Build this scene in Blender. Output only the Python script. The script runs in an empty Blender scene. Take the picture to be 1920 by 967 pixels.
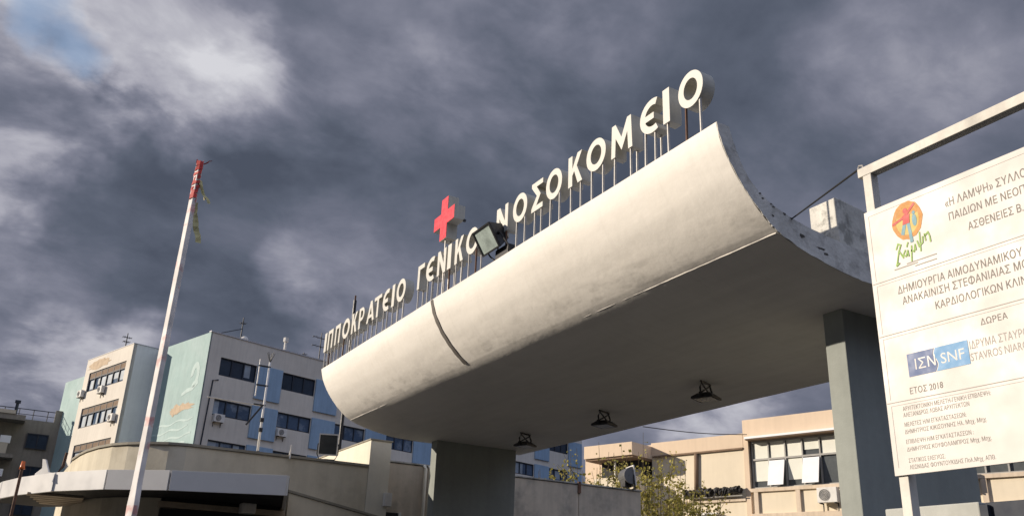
import bpy, bmesh, math, random
from mathutils import Vector, Matrix
from mathutils.geometry import tessellate_polygon
random.seed(7)
S = bpy.context.scene
COL = S.collection
PI = math.pi

# ------------------------------------------------------------------ camera
RIGHT, UP, FWD = Vector((0.8613, -0.5068, 0.0368)), Vector((-0.2078, -0.2851, 0.9357)), Vector((0.4637, 0.8135, 0.3509))
EYE = Vector((0, 0, 1.6)); F, CX, CY = 1597.59, 960.0, 530.6
cd = bpy.data.cameras.new('camera'); cam = bpy.data.objects.new('camera', cd); COL.objects.link(cam)
cam.matrix_world = Matrix(((RIGHT.x, UP.x, -FWD.x, EYE.x), (RIGHT.y, UP.y, -FWD.y, EYE.y), (RIGHT.z, UP.z, -FWD.z, EYE.z), (0, 0, 0, 1)))
cd.sensor_width = 36; cd.lens = 36 * F / 1920; cd.shift_y = (CY - 483.5) / 1920
cd.clip_start = 0.05; cd.clip_end = 3000
S.camera = cam

# ------------------------------------------------------------------ sun, sky, exposure
SUN = Vector((-1.0, 0.58, 0.38)).normalized()            # direction towards the sun
sl = bpy.data.lights.new('sun', 'SUN'); so = bpy.data.objects.new('sun', sl); COL.objects.link(so)
sl.energy = 5.0; sl.angle = math.radians(0.5); sl.color = (1.0, 0.88, 0.735)
so.rotation_euler = SUN.to_track_quat('Z', 'Y').to_euler(); so.location = (-20, 15, 30)
S.view_settings.view_transform = 'Standard'; S.view_settings.look = 'None'
S.view_settings.exposure = 0.1; S.view_settings.gamma = 1.0

def pix_dir(x, y):
    return (RIGHT * ((x - CX) / F) + UP * (-(y - CY) / F) + FWD).normalized()

W = bpy.data.worlds.new('World'); S.world = W; W.use_nodes = True
nt = W.node_tree; N = nt.nodes; Lk = nt.links; N.clear()
def nd(t, **k):
    n = N.new(t)
    for a, b in k.items(): setattr(n, a, b)
    return n
def mth(op, a, b=None, c=None, clamp=False):
    n = nd('ShaderNodeMath', operation=op, use_clamp=clamp)
    for i, v in enumerate((a, b, c)):
        if v is None: continue
        if isinstance(v, (int, float)): n.inputs[i].default_value = v
        else: Lk.new(v, n.inputs[i])
    return n.outputs[0]
geo = nd('ShaderNodeTexCoord'); DIR0 = geo.outputs['Generated']
# the directions of the cloud banks are warped by a broad noise so that no bank has a round edge
wn = nd('ShaderNodeTexNoise'); Lk.new(DIR0, wn.inputs['Vector']); wn.inputs['Scale'].default_value = 5.5; wn.inputs['Detail'].default_value = 5; wn.inputs['Roughness'].default_value = 0.55
wv_ = nd('ShaderNodeVectorMath', operation='SUBTRACT'); Lk.new(wn.outputs['Color'], wv_.inputs[0]); wv_.inputs[1].default_value = (0.5, 0.5, 0.5)
ws = nd('ShaderNodeVectorMath', operation='SCALE'); Lk.new(wv_.outputs[0], ws.inputs[0]); ws.inputs['Scale'].default_value = 0.26
wa = nd('ShaderNodeVectorMath', operation='ADD'); Lk.new(DIR0, wa.inputs[0]); Lk.new(ws.outputs[0], wa.inputs[1])
wnorm = nd('ShaderNodeVectorMath', operation='NORMALIZE'); Lk.new(wa.outputs[0], wnorm.inputs[0]); DIR = wnorm.outputs[0]
def vdot(v, src=None):
    n = nd('ShaderNodeVectorMath', operation='DOT_PRODUCT'); Lk.new(src or DIR, n.inputs[0]); n.inputs[1].default_value = v
    return n.outputs['Value']
def smooth(x, a, b, lo=0.0, hi=1.0):
    n = nd('ShaderNodeMapRange', interpolation_type='SMOOTHSTEP'); Lk.new(x, n.inputs[0])
    for i, q in enumerate((a, b, lo, hi)): n.inputs[1 + i].default_value = q
    return n.outputs[0]
def blob(px, py, r0, r1):                                # a bank of cloud or a gap in one direction of the sky
    return smooth(vdot(pix_dir(px, py)), math.cos(math.radians(r1)), math.cos(math.radians(r0)))
sep = nd('ShaderNodeSeparateXYZ'); Lk.new(DIR0, sep.inputs[0])
den = mth('ADD', mth('MAXIMUM', sep.outputs[2], 0.0), 0.30)
comb = nd('ShaderNodeCombineXYZ')
Lk.new(mth('DIVIDE', sep.outputs[0], den), comb.inputs[0]); Lk.new(mth('DIVIDE', sep.outputs[1], den), comb.inputs[1]); comb.inputs[2].default_value = 3.7
def cloud_noise(scale, detail, rough, dist, off, rot=-0.25, st=1.25):
    mp = nd('ShaderNodeMapping'); Lk.new(comb.outputs[0], mp.inputs[0]); mp.inputs['Location'].default_value = off
    mp.inputs['Rotation'].default_value = (0, 0, rot); mp.inputs['Scale'].default_value = (1.0, st, 1)
    n = nd('ShaderNodeTexNoise'); Lk.new(mp.outputs[0], n.inputs['Vector'])
    n.inputs['Scale'].default_value = scale; n.inputs['Detail'].default_value = detail
    n.inputs['Roughness'].default_value = rough; n.inputs['Distortion'].default_value = dist
    return n.outputs['Fac']
n1 = cloud_noise(1.5, 7, 0.50, 0.3, (0.3, 1.2, 0))
n2 = cloud_noise(3.3, 9, 0.54, 0.25, (4.3, 0.7, 2), -0.45, 1.15)
n3 = cloud_noise(8.0, 8, 0.58, 0.3, (1.3, 2.7, 1), -0.35, 1.2)
v = mth('ADD', mth('MULTIPLY', n1, 0.42), mth('ADD', mth('MULTIPLY', n2, 0.38), mth('MULTIPLY', n3, 0.16)))
v = mth('ADD', v, -0.075)
amp = mth('MULTIPLY', smooth(n2, 0.30, 0.66, 0.40, 1.45), smooth(n3, 0.30, 0.70, 0.70, 1.25))
for px, py, r0, r1, amt in ((10, 140, 0, 9, 0.20), (60, 90, 0, 7, 0.16), (300, 60, 0, 9, 0.20), (330, 150, 0, 8, 0.14), (480, 250, 0, 7, 0.10), (20, 300, 0, 4, 0.13),
                            (560, 570, 0, 4, 0.11), (640, 560, 0, 7, 0.05), (60, 690, 0, 7, 0.16), (160, 640, 0, 4, 0.10), (20, 520, 0, 6, 0.07),
                            (1330, 765, 0, 6, 0.26), (1780, 60, 0, 10, 0.06), (1000, 20, 0, 11, 0.11), (640, 200, 0, 9, 0.07), (1600, 250, 0, 9, 0.04),
                            (150, 420, 0, 7, -0.07), (420, 480, 0, 7, -0.06), (1000, 280, 0, 13, -0.075), (1350, 120, 0, 8, -0.03), (200, 560, 0, 4, -0.05), (170, 75, 0, 3, -0.14), (215, 130, 0, 3, -0.10)):
    v = mth('ADD', v, mth('MULTIPLY', mth('MULTIPLY', blob(px, py, r0, r1), amp) if amt > 0 else blob(px, py, r0, r1), amt))
cr = nd('ShaderNodeValToRGB'); Lk.new(v, cr.inputs[0]); e = cr.color_ramp.elements
e[0].position = 0.27; e[0].color = (0.068, 0.081, 0.114, 1)
e[1].position = 1.02; e[1].color = (0.62, 0.62, 0.66, 1)
for p, c in ((0.35, (0.100, 0.116, 0.158, 1)), (0.43, (0.146, 0.158, 0.210, 1)), (0.52, (0.210, 0.218, 0.278, 1)), (0.66, (0.36, 0.36, 0.42, 1))):
    q = e.new(p); q.color = c
cloudbg = nd('ShaderNodeBackground'); Lk.new(cr.outputs[0], cloudbg.inputs[0]); lowdark = mth('MULTIPLY', smooth(sep.outputs[2], 0.04, 0.32, 1.0, 0.0), smooth(mth('MULTIPLY', sep.outputs[1], -1.0), -0.25, 0.25))   # unseen low rear sky darkened to keep the pillars' shade deep
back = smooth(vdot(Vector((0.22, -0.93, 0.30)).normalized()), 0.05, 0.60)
rear_fill = mth('MULTIPLY', back, smooth(sep.outputs[2], 0.22, 0.60))          # unseen high rear sky, brightened to light the shaded walls
Lk.new(mth('ADD', mth('SUBTRACT', 1.0, mth('MULTIPLY', lowdark, 0.8)), mth('MULTIPLY', rear_fill, 4.5)), cloudbg.inputs[1])
sky = nd('ShaderNodeTexSky', sky_type='NISHITA', sun_disc=False)
sky.sun_elevation = math.asin(SUN.z); sky.sun_rotation = math.atan2(SUN.x, SUN.y); sky.air_density = 1.0; sky.dust_density = 1.0
skybg = nd('ShaderNodeBackground'); Lk.new(sky.outputs[0], skybg.inputs[0]); skybg.inputs[1].default_value = 0.15
# the storm front fills the sky ahead; the unseen sky behind is opened high up to light shaded walls
opening = mth('MULTIPLY', rear_fill, 0.4)
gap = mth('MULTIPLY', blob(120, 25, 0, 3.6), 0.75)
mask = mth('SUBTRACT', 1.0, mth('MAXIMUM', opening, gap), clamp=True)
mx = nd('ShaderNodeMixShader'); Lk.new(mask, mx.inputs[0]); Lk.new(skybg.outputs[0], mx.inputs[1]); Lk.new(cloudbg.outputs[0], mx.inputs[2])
out = nd('ShaderNodeOutputWorld'); Lk.new(mx.outputs[0], out.inputs[0])

# ------------------------------------------------------------------ materials
def M(name, col, rough=0.65, var=0.12, scale=1.5, bump=0.0, bscale=30, streak=0.0, metal=0.0, spec=0.3, patch=None, pamt=0.5, pscale=1.2):
    m = bpy.data.materials.new(name); m.use_nodes = True; t = m.node_tree; n = t.nodes; l = t.links
    b = n['Principled BSDF']; b.inputs['Roughness'].default_value = rough; b.inputs['Metallic'].default_value = metal
    b.inputs['Specular IOR Level'].default_value = spec
    tc = n.new('ShaderNodeTexCoord')
    def noise(sc, det, vec=None, ro=0.55):
        q = n.new('ShaderNodeTexNoise'); q.inputs['Scale'].default_value = sc; q.inputs['Detail'].default_value = det; q.inputs['Roughness'].default_value = ro
        l.new(vec or tc.outputs['Object'], q.inputs['Vector']); return q.outputs['Fac']
    def rng(x, a, bb, lo, hi):
        q = n.new('ShaderNodeMapRange'); l.new(x, q.inputs[0])
        for i, vv in enumerate((a, bb, lo, hi)): q.inputs[1 + i].default_value = vv
        return q.outputs[0]
    def mul(x, y):
        q = n.new('ShaderNodeMath'); q.operation = 'MULTIPLY'; l.new(x, q.inputs[0]); l.new(y, q.inputs[1]); return q.outputs[0]
    f = rng(noise(scale, 8), 0.3, 0.7, 1 - var, 1 + var * 0.6)
    f = mul(f, rng(noise(scale * 9, 4), 0.3, 0.7, 1 - var * 0.35, 1 + var * 0.25))
    if streak:
        mp = n.new('ShaderNodeMapping'); l.new(tc.outputs['Object'], mp.inputs[0]); mp.inputs['Scale'].default_value = (5, 5, 0.35)
        f = mul(f, rng(noise(1.0, 6, mp.outputs[0]), 0.42, 0.72, 1.0, 1 - streak))
    base = n.new('ShaderNodeRGB'); base.outputs[0].default_value = (*col, 1); c = base.outputs[0]
    if patch:
        px = n.new('ShaderNodeMix'); px.data_type = 'RGBA'; l.new(rng(noise(pscale, 7, None, 0.62), 0.5, 0.62, 0, pamt), px.inputs[0])
        l.new(c, px.inputs[6]); px.inputs[7].default_value = (*patch, 1); c = px.outputs[2]
    vm = n.new('ShaderNodeVectorMath'); vm.operation = 'SCALE'; l.new(c, vm.inputs[0]); l.new(f, vm.inputs['Scale'])
    l.new(vm.outputs[0], b.inputs['Base Color'])
    l.new(rng(noise(scale * 3, 3), 0.3, 0.7, max(0.02, rough - 0.08), min(1, rough + 0.08)), b.inputs['Roughness'])
    if bump:
        bp = n.new('ShaderNodeBump'); bp.inputs['Strength'].default_value = 0.6; bp.inputs['Distance'].default_value = bump
        l.new(noise(bscale, 5), bp.inputs['Height']); l.new(bp.outputs[0], b.inputs['Normal'])
    return m
MAT = dict(
    canopy=M('canopy_white_paint', (0.87, 0.835, 0.775), 0.7, 0.03, 0.7, 0.008, 6, 0.0, patch=(0.82, 0.78, 0.71), pamt=0.3, pscale=1.3),
    canopy_edge=M('canopy_raw_edge', (0.70, 0.68, 0.63), 0.85, 0.16, 2.5, 0.02, 14, 0.1, patch=(0.22, 0.205, 0.18), pamt=0.45, pscale=4.2),
    spall=M('spalled_concrete', (0.11, 0.10, 0.085), 0.95, 0.3, 12),
    joint=M('joint_mastic', (0.17, 0.155, 0.14), 0.8, 0.2, 4),
    stone=M('weathered_concrete', (0.42, 0.41, 0.37), 0.9, 0.25, 1.5, 0.01, 25, 0.25, patch=(0.10, 0.105, 0.09), pamt=0.8, pscale=2.2),
    upstand=M('limewashed_concrete', (0.66, 0.64, 0.58), 0.9, 0.2, 2.5, 0.01, 25, 0.1, patch=(0.16, 0.16, 0.14), pamt=0.6, pscale=6.0),
    cwall=M('grey_render', (0.56, 0.49, 0.39), 0.9, 0.16, 0.7, 0.006, 30, 0.18, patch=(0.30, 0.28, 0.24), pamt=0.7, pscale=0.9),
    pillar=M('grey_green_paint', (0.29, 0.31, 0.285), 0.75, 0.10, 1.2, 0.004, 35, 0.1),
    letter_side=M('letter_painted_metal', (0.52, 0.50, 0.43), 0.55, 0.15, 3, 0, 1, 0.2, spec=0.4),
    letter_face=M('letter_white_face', (0.66, 0.645, 0.59), 0.4, 0.05, 4, spec=0.4),
    cross_red=M('cross_red_face', (0.80, 0.035, 0.06), 0.4, 0.05, 4, spec=0.4),
    post=M('post_galvanised', (0.52, 0.50, 0.47), 0.5, 0.15, 8, 0, 1, 0.2, metal=0.2),
    rust=M('rusty_steel', (0.16, 0.09, 0.06), 0.8, 0.3, 8),
    black=M('black_metal', (0.018, 0.018, 0.02), 0.5, 0.2, 6, spec=0.4),
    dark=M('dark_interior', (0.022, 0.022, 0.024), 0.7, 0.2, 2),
    lampglass=M('lamp_glass_reflecting', (0.42, 0.50, 0.47), 0.12, 0.35, 3.5, spec=0.6),  # pale grey-green put in for the ground and sky it reflects
    lampglass_dark=M('lamp_glass_dark', (0.05, 0.055, 0.055), 0.12, 0.3, 4, spec=0.7),
    silver=M('silver_housing', (0.25, 0.245, 0.24), 0.35, 0.15, 5, metal=0.6),
    cream=M('cream_render', (0.66, 0.60, 0.47), 0.9, 0.09, 0.8, 0.006, 25, 0.1, patch=(0.52, 0.46, 0.34), pamt=0.5),
    cream_white=M('pale_render', (0.70, 0.66, 0.55), 0.9, 0.08, 0.8, 0.006, 25, 0.06),
    cap=M('parapet_cap', (0.30, 0.275, 0.22), 0.8, 0.2, 3),
    fascia=M('composite_panel', (0.64, 0.63, 0.61), 0.38, 0.05, 1.0, spec=0.4),
    soffit=M('soffit_slats', (0.40, 0.33, 0.25), 0.7, 0.2, 2),
    glass=M('window_glass', (0.03, 0.045, 0.07), 0.08, 0.3, 0.5, spec=0.6),
    glass_blue=M('window_glass_blue', (0.07, 0.11, 0.18), 0.08, 0.35, 0.6, spec=0.7, patch=(0.30, 0.36, 0.43), pamt=0.6, pscale=0.8),
    glass_grey=M('window_glass_grey', (0.10, 0.11, 0.115), 0.1, 0.3, 0.8, spec=0.6),
    frame=M('dark_window_frame', (0.03, 0.036, 0.05), 0.5, 0.2, 4),
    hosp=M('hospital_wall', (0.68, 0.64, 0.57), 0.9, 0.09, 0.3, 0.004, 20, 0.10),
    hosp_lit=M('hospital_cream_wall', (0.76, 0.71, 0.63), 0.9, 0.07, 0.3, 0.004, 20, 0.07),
    hosp_side=M('hospital_shaded_side_wall', (0.80, 0.80, 0.77), 0.9, 0.07, 0.3, 0.004, 20, 0.07),  # shaded side of the stair box, colour lifted to stand in for light
    bluepanel=M('blue_cladding', (0.29, 0.42, 0.57), 0.6, 0.10, 0.7, 0, 1, 0.14),
    peel=M('bare_plaster', (0.60, 0.475, 0.34), 0.9, 0.2, 2),
    palepaint=M('pale_mural_paint', (0.55, 0.675, 0.655), 0.85, 0.12, 1),
    metal_trim=M('roof_trim', (0.50, 0.50, 0.52), 0.5, 0.1, 2),
    whitemetal=M('white_metal', (0.72, 0.70, 0.66), 0.45, 0.08, 4, 0, 1, 0.15),
    grille=M('fan_grille', (0.16, 0.155, 0.15), 0.6, 0.2, 10),
    peach=M('peach_render', (0.70, 0.56, 0.42), 0.9, 0.05, 0.5, 0.004, 25, 0.06),
    peach_pale=M('pale_peach_render', (0.74, 0.655, 0.51), 0.9, 0.05, 0.5, 0.004, 25, 0.05),
    peach_trim=M('peach_trim', (0.66, 0.55, 0.43), 0.85, 0.1, 2, 0, 1, 0.15),
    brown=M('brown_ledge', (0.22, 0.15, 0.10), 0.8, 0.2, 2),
    curtain=M('blue_grey_curtain', (0.30, 0.36, 0.42), 0.5, 0.3, 0.9, spec=0.5),
    blind=M('white_blind', (0.76, 0.76, 0.68), 0.7, 0.05, 2),
    sash=M('white_sash', (0.84, 0.84, 0.86), 0.35, 0.04, 2),
    greyframe=M('aluminium_frame', (0.36, 0.35, 0.33), 0.45, 0.1, 4),
    apt=M('apartment_render', (0.25, 0.225, 0.195), 0.9, 0.15, 0.5, 0, 1, 0.2),
    apt_pale=M('apartment_balcony', (0.52, 0.46, 0.37), 0.9, 0.1, 0.5),
    board=M('sign_board_white', (0.60, 0.57, 0.53), 0.45, 0.03, 1.2, spec=0.35),
    ink=M('sign_ink_grey', (0.235, 0.215, 0.195), 0.7, 0.05, 4),
    ink_soft=M('sign_ink_soft_grey', (0.38, 0.35, 0.325), 0.7, 0.05, 4),
    ink_navy=M('sign_ink_navy', (0.10, 0.145, 0.29), 0.5, 0.04, 4),
    ink_blue=M('sign_ink_blue', (0.15, 0.33, 0.56), 0.5, 0.04, 4),
    ink_orange=M('sign_ink_orange', (0.62, 0.30, 0.09), 0.6, 0.2, 9),
    ink_yellow=M('sign_ink_yellow', (0.62, 0.47, 0.15), 0.6, 0.15, 9),
    ink_red=M('sign_ink_red', (0.58, 0.12, 0.11), 0.6, 0.1, 9),
    ink_green=M('sign_ink_green', (0.30, 0.46, 0.13), 0.6, 0.1, 9),
    ink_teal=M('sign_ink_teal', (0.22, 0.38, 0.43), 0.6, 0.1, 9),
    frame_steel=M('sign_frame_steel', (0.68, 0.65, 0.585), 0.6, 0.12, 5, 0, 1, 0.2),
    lowwall=M('pale_grey_wall', (0.46, 0.47, 0.44), 0.85, 0.1, 2, 0.004, 25, 0.1),
    navy=M('navy_panel', (0.03, 0.037, 0.055), 0.6, 0.15, 2),
    cable=M('black_cable', (0.02, 0.02, 0.02), 0.7, 0.1, 5),
    tape_yellow=M('yellow_tape', (0.55, 0.50, 0.25), 0.6, 0.2, 20),
    tape_red=M('red_tape', (0.60, 0.06, 0.05), 0.6, 0.25, 20),
    bark=M('shrub_bark', (0.14, 0.105, 0.06), 0.9, 0.25, 8),
    asphalt=M('asphalt', (0.036, 0.035, 0.034), 0.9, 0.3, 0.6, 0.006, 60),
    paving=M('concrete_paving', (0.27, 0.25, 0.22), 0.9, 0.2, 0.8, 0.004, 40),
    orange=M('beacon_orange', (0.65, 0.15, 0.04), 0.4, 0.1, 8),
)
def leafmat(name, c1, c2):
    m = bpy.data.materials.new(name); m.use_nodes = True; t = m.node_tree; n = t.nodes; l = t.links; b = n['Principled BSDF']
    g = n.new('ShaderNodeNewGeometry'); r = n.new('ShaderNodeValToRGB'); l.new(g.outputs['Random Per Island'], r.inputs[0])
    r.color_ramp.elements[0].color = (*c1, 1); r.color_ramp.elements[1].color = (*c2, 1)
    l.new(r.outputs[0], b.inputs['Base Color']); b.inputs['Roughness'].default_value = 0.6
    tr = n.new('ShaderNodeBsdfTranslucent'); l.new(r.outputs[0], tr.inputs[0]); ms = n.new('ShaderNodeMixShader'); ms.inputs[0].default_value = 0.42
    l.new(b.outputs[0], ms.inputs[1]); l.new(tr.outputs[0], ms.inputs[2]); l.new(ms.outputs[0], n['Material Output'].inputs[0]); return m
MAT['leaf'] = leafmat('young_leaves', (0.22, 0.21, 0.04), (0.50, 0.43, 0.12))
def muralmat():
    m = M('mural_teal', (0.41, 0.545, 0.53), 0.85, 0.08, 0.35, 0.004, 20, 0.10, patch=(0.50, 0.62, 0.61), pamt=0.6, pscale=0.28); return m
MAT['mural'] = muralmat()
def canopymat():
    m = MAT['canopy']; t = m.node_tree; n = t.nodes; l = t.links; b = n['Principled BSDF']; old = b.inputs['Base Color'].links[0].from_socket
    tc = n.new('ShaderNodeTexCoord')
    def nz(scl, sc, det, ro=0.6):
        mp = n.new('ShaderNodeMapping'); l.new(tc.outputs['Object'], mp.inputs[0]); mp.inputs['Scale'].default_value = scl
        q = n.new('ShaderNodeTexNoise'); q.inputs['Scale'].default_value = sc; q.inputs['Detail'].default_value = det; q.inputs['Roughness'].default_value = ro
        l.new(mp.outputs[0], q.inputs['Vector']); return q.outputs['Fac']
    def mr(x, a_, b_, lo, hi):
        q = n.new('ShaderNodeMapRange'); l.new(x, q.inputs[0])
        for i, v_ in enumerate((a_, b_, lo, hi)): q.inputs[1+i].default_value = v_
        return q.outputs[0]
    def mm(op, x, y):
        q = n.new('ShaderNodeMath'); q.operation = op; l.new(x, q.inputs[0])
        if isinstance(y, (int, float)): q.inputs[1].default_value = y
        else: l.new(y, q.inputs[1])
        return q.outputs[0]
    sp = n.new('ShaderNodeSeparateXYZ'); l.new(tc.outputs['Object'], sp.inputs[0])
    trow = mr(nz((3, .32, 3), 1.6, 6), .35, .68, 1.04, .965)          # long marks along the lip
    rain = mr(nz((1.2, 9, .5), 1.0, 5), .52, .74, 1.0, .95)           # thin runs down the lip
    low = mm('MULTIPLY', mr(sp.outputs[2], .26, .34, 0, 1), mr(sp.outputs[2], .38, .72, 1, 0))
    g2 = mm('MULTIPLY', low, mr(nz((2.2, .8, 2.2), 2.2, 8, .65), .48, .68, 0, .30)); inv = mm('MULTIPLY', g2, -1.0); inv = mm('ADD', inv, 1.0)
    damp = mr(nz((.5, .35, .5), 1.4, 7, .6), .45, .70, 1.03, .96)
    f = mm('MULTIPLY', mm('MULTIPLY', trow, rain), mm('MULTIPLY', inv, damp))
    vm = n.new('ShaderNodeVectorMath'); vm.operation = 'SCALE'; l.new(old, vm.inputs[0]); l.new(f, vm.inputs['Scale']); l.new(vm.outputs[0], b.inputs['Base Color'])
canopymat()
def polemat():
    m = bpy.data.materials.new('faded_striped_paint'); m.use_nodes = True; t = m.node_tree; n = t.nodes; l = t.links; b = n['Principled BSDF']
    tc = n.new('ShaderNodeTexCoord'); sp = n.new('ShaderNodeSeparateXYZ'); l.new(tc.outputs['Object'], sp.inputs[0])
    w = n.new('ShaderNodeMath'); w.operation = 'PINGPONG'; l.new(sp.outputs[2], w.inputs[0]); w.inputs[1].default_value = 0.42
    ge = n.new('ShaderNodeMath'); ge.operation = 'GREATER_THAN'; l.new(w.outputs[0], ge.inputs[0]); ge.inputs[1].default_value = 0.2
    nz = n.new('ShaderNodeTexNoise'); nz.inputs['Scale'].default_value = 9; nz.inputs['Detail'].default_value = 6; l.new(tc.outputs['Object'], nz.inputs['Vector'])
    mr = n.new('ShaderNodeMapRange'); l.new(nz.outputs['Fac'], mr.inputs[0]); mr.inputs[1].default_value = 0.52; mr.inputs[2].default_value = 0.66
    mu = n.new('ShaderNodeMath'); mu.operation = 'MULTIPLY'; l.new(ge.outputs[0], mu.inputs[0]); l.new(mr.outputs[0], mu.inputs[1])
    x = n.new('ShaderNodeMix'); x.data_type = 'RGBA'; l.new(mu.outputs[0], x.inputs[0]); x.inputs[6].default_value = (0.70, 0.67, 0.65, 1); x.inputs[7].default_value = (0.64, 0.33, 0.31, 1)
    g = n.new('ShaderNodeTexNoise'); g.inputs['Scale'].default_value = 3.5; g.inputs['Detail'].default_value = 8; l.new(tc.outputs['Object'], g.inputs['Vector'])
    gr = n.new('ShaderNodeMapRange'); l.new(g.outputs['Fac'], gr.inputs[0]); gr.inputs[1].default_value = 0.35; gr.inputs[2].default_value = 0.65; gr.inputs[3].default_value = 0.62; gr.inputs[4].default_value = 1.05
    vm = n.new('ShaderNodeVectorMath'); vm.operation = 'SCALE'; l.new(x.outputs[2], vm.inputs[0]); l.new(gr.outputs[0], vm.inputs['Scale']); l.new(vm.outputs[0], b.inputs['Base Color']); b.inputs['Roughness'].default_value = 0.6
    return m
MAT['pole'] = polemat()

# ------------------------------------------------------------------ builders
class MB:
    def __init__(s): s.v = []; s.f = []
    def add(s, vs, fs):
        o = len(s.v); s.v += [Vector(p) for p in vs]; s.f += [tuple(i + o for i in f) for f in fs]; return s
    def box(s, a, b, mtx=None):
        x0, y0, z0 = (min(a[i], b[i]) for i in range(3)); x1, y1, z1 = (max(a[i], b[i]) for i in range(3))
        vs = [Vector(p) for p in ((x0,y0,z0),(x1,y0,z0),(x1,y1,z0),(x0,y1,z0),(x0,y0,z1),(x1,y0,z1),(x1,y1,z1),(x0,y1,z1))]
        if mtx: vs = [mtx @ p for p in vs]
        return s.add(vs, [(0,3,2,1),(4,5,6,7),(0,1,5,4),(1,2,6,5),(2,3,7,6),(3,0,4,7)])
    def tube(s, pts, r, n=8, r2=None, cap=True):
        pts = [Vector(p) for p in pts]; rings = []; m = len(pts)
        for i, p in enumerate(pts):
            d = (pts[min(i+1, m-1)] - pts[max(i-1, 0)]).normalized()
            a = d.orthogonal().normalized() if abs(d.z) > 0.9 or i == 0 else None
            u = Vector((0, 0, 1)).cross(d) if abs(d.z) < 0.95 else Vector((1, 0, 0)).cross(d)
            u.normalize(); w = d.cross(u)
            rr = r if r2 is None else r + (r2 - r) * i / max(1, m - 1)
            rings.append([p + (u * math.cos(2*PI*k/n) + w * math.sin(2*PI*k/n)) * rr for k in range(n)])
        vs = [q for R in rings for q in R]; fs = []
        for i in range(m - 1):
            for k in range(n):
                a, b = i*n + k, i*n + (k+1) % n; fs.append((a, b, b + n, a + n))
        if cap: fs += [tuple(range(n-1, -1, -1)), tuple(range((m-1)*n, m*n))]
        return s.add(vs, fs)
    def prism(s, outer, to3, d, holes=(), front=True, back=True, side=True):
        """outline (u,v) -> to3(u,v) ; extruded by the vector d"""
        loops = [list(outer)] + [list(h) for h in holes]
        flat = [p for lp in loops for p in lp]
        base = [Vector(to3(*p)) for p in flat]; d = Vector(d); n = len(flat)
        tri = tessellate_polygon([[Vector((p[0], p[1], 0)) for p in lp] for lp in loops])
        fs = []
        if front: fs += [tuple(t) for t in tri]
        if back: fs += [tuple(i + n for i in reversed(t)) for t in tri]
        if side:
            o = 0
            for lp in loops:
                m = len(lp)
                for i in range(m):
                    a, b = o + i, o + (i+1) % m; fs.append((a, b, b + n, a + n))
                o += m
        return s.add(base + [p + d for p in base], fs)
    def build(s, name, mat, parent=None, base=(0, 0, 0), smooth=False, bevel=0.0, link=True, autosm=None):
        me = bpy.data.meshes.new(name); b = Vector(base)
        me.from_pydata([tuple(p - b) for p in s.v], [], s.f)
        bm = bmesh.new(); bm.from_mesh(me); bmesh.ops.recalc_face_normals(bm, faces=bm.faces[:]); bm.to_mesh(me); bm.free()
        me.materials.append(MAT[mat] if isinstance(mat, str) else mat)
        if smooth:
            for p in me.polygons: p.use_smooth = True
        o = bpy.data.objects.new(name, me); COL.objects.link(o)
        if parent: o.parent = parent
        if bevel:
            md = o.modifiers.new('bevel', 'BEVEL'); md.width = bevel; md.segments = 2; md.limit_method = 'ANGLE'
        return o
def tag(o, label=None, cat=None, group=None, kind=None):
    if label: o['label'] = label
    if cat: o['category'] = cat
    if group: o['group'] = group
    if kind: o['kind'] = kind
    return o
def root(name, base, label, cat, group=None, rz=0.0):
    """Empty at the thing's base; base is given in the frame turned by rz about the origin"""
    o = bpy.data.objects.new(name, None); COL.objects.link(o); o.empty_display_size = 0.2
    o.location = Matrix.Rotation(rz, 3, 'Z') @ Vector(base); o.rotation_euler.z = rz
    tag(o, label, cat, group); return o
GR = math.radians(16.74)                                  # the hospital blocks stand turned by this much to the gate
def arc(cx, cy, a, b, t0, t1, n):
    return [(cx + a*math.cos(math.radians(t0 + (t1-t0)*i/n)), cy + b*math.sin(math.radians(t0 + (t1-t0)*i/n))) for i in range(n + 1)]
def arc_open(*k): return arc(*k)[:-1]

# ------------------------------------------------------------------ ground
g_ = MB().add([(-900, -900, 0), (900, -900, 0), (900, 900, 0), (-900, 900, 0)], [(0, 1, 2, 3)]).build('ground', 'asphalt'); tag(g_, 'dark asphalt ground of the hospital forecourt', 'ground', kind='structure')
p_ = MB().box((-3, 24.2, 0), (30, 50, 0.12)).build('pavement', 'paving', bevel=0.01); tag(p_, 'pale concrete pavement behind the gate wall', 'pavement', kind='structure')

# ------------------------------------------------------------------ entrance canopy
CY0, CY1 = 5.93, 19.15
inner = [(5.855, 6.58), (5.885, 6.44), (5.935, 6.30), (6.015, 6.15), (6.12, 5.99), (6.24, 5.85), (6.36, 5.725), (6.50, 5.605), (6.60, 5.532)]
under = [(6.60, 5.532), (6.70, 5.478), (6.83, 5.428), (7.1, 5.348), (7.4, 5.285), (7.7, 5.238), (8.0, 5.212), (8.3, 5.2), (11.35, 5.2)]
outer = [(11.35, 5.50), (8.9, 5.53), (8.15, 5.59), (7.74, 5.61), (7.31, 5.65), (7.01, 5.69), (6.72, 5.76), (6.50, 5.85), (6.34, 5.97), (6.22, 6.12), (6.13, 6.30), (6.07, 6.45), (6.035, 6.58)]
def densify(pts, k=4):                                    # smooth the profile by Catmull-Rom
    o = []
    for i in range(len(pts) - 1):
        p0, p1, p2, p3 = (Vector((*pts[max(0, min(len(pts)-1, j))], 0)) for j in (i-1, i, i+1, i+2))
        for q in range(k):
            t = q / k
            o.append(tuple((0.5*((2*p1) + (p2-p0)*t + (2*p0-5*p1+4*p2-p3)*t*t + (3*p1-p0-3*p2+p3)*t**3))[:2]))
    return o + [pts[-1]]
canopy = root('entrance_canopy', (8.6, 12.5, 5.2), 'white upswept concrete entrance canopy with a curved front lip', 'canopy')
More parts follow.
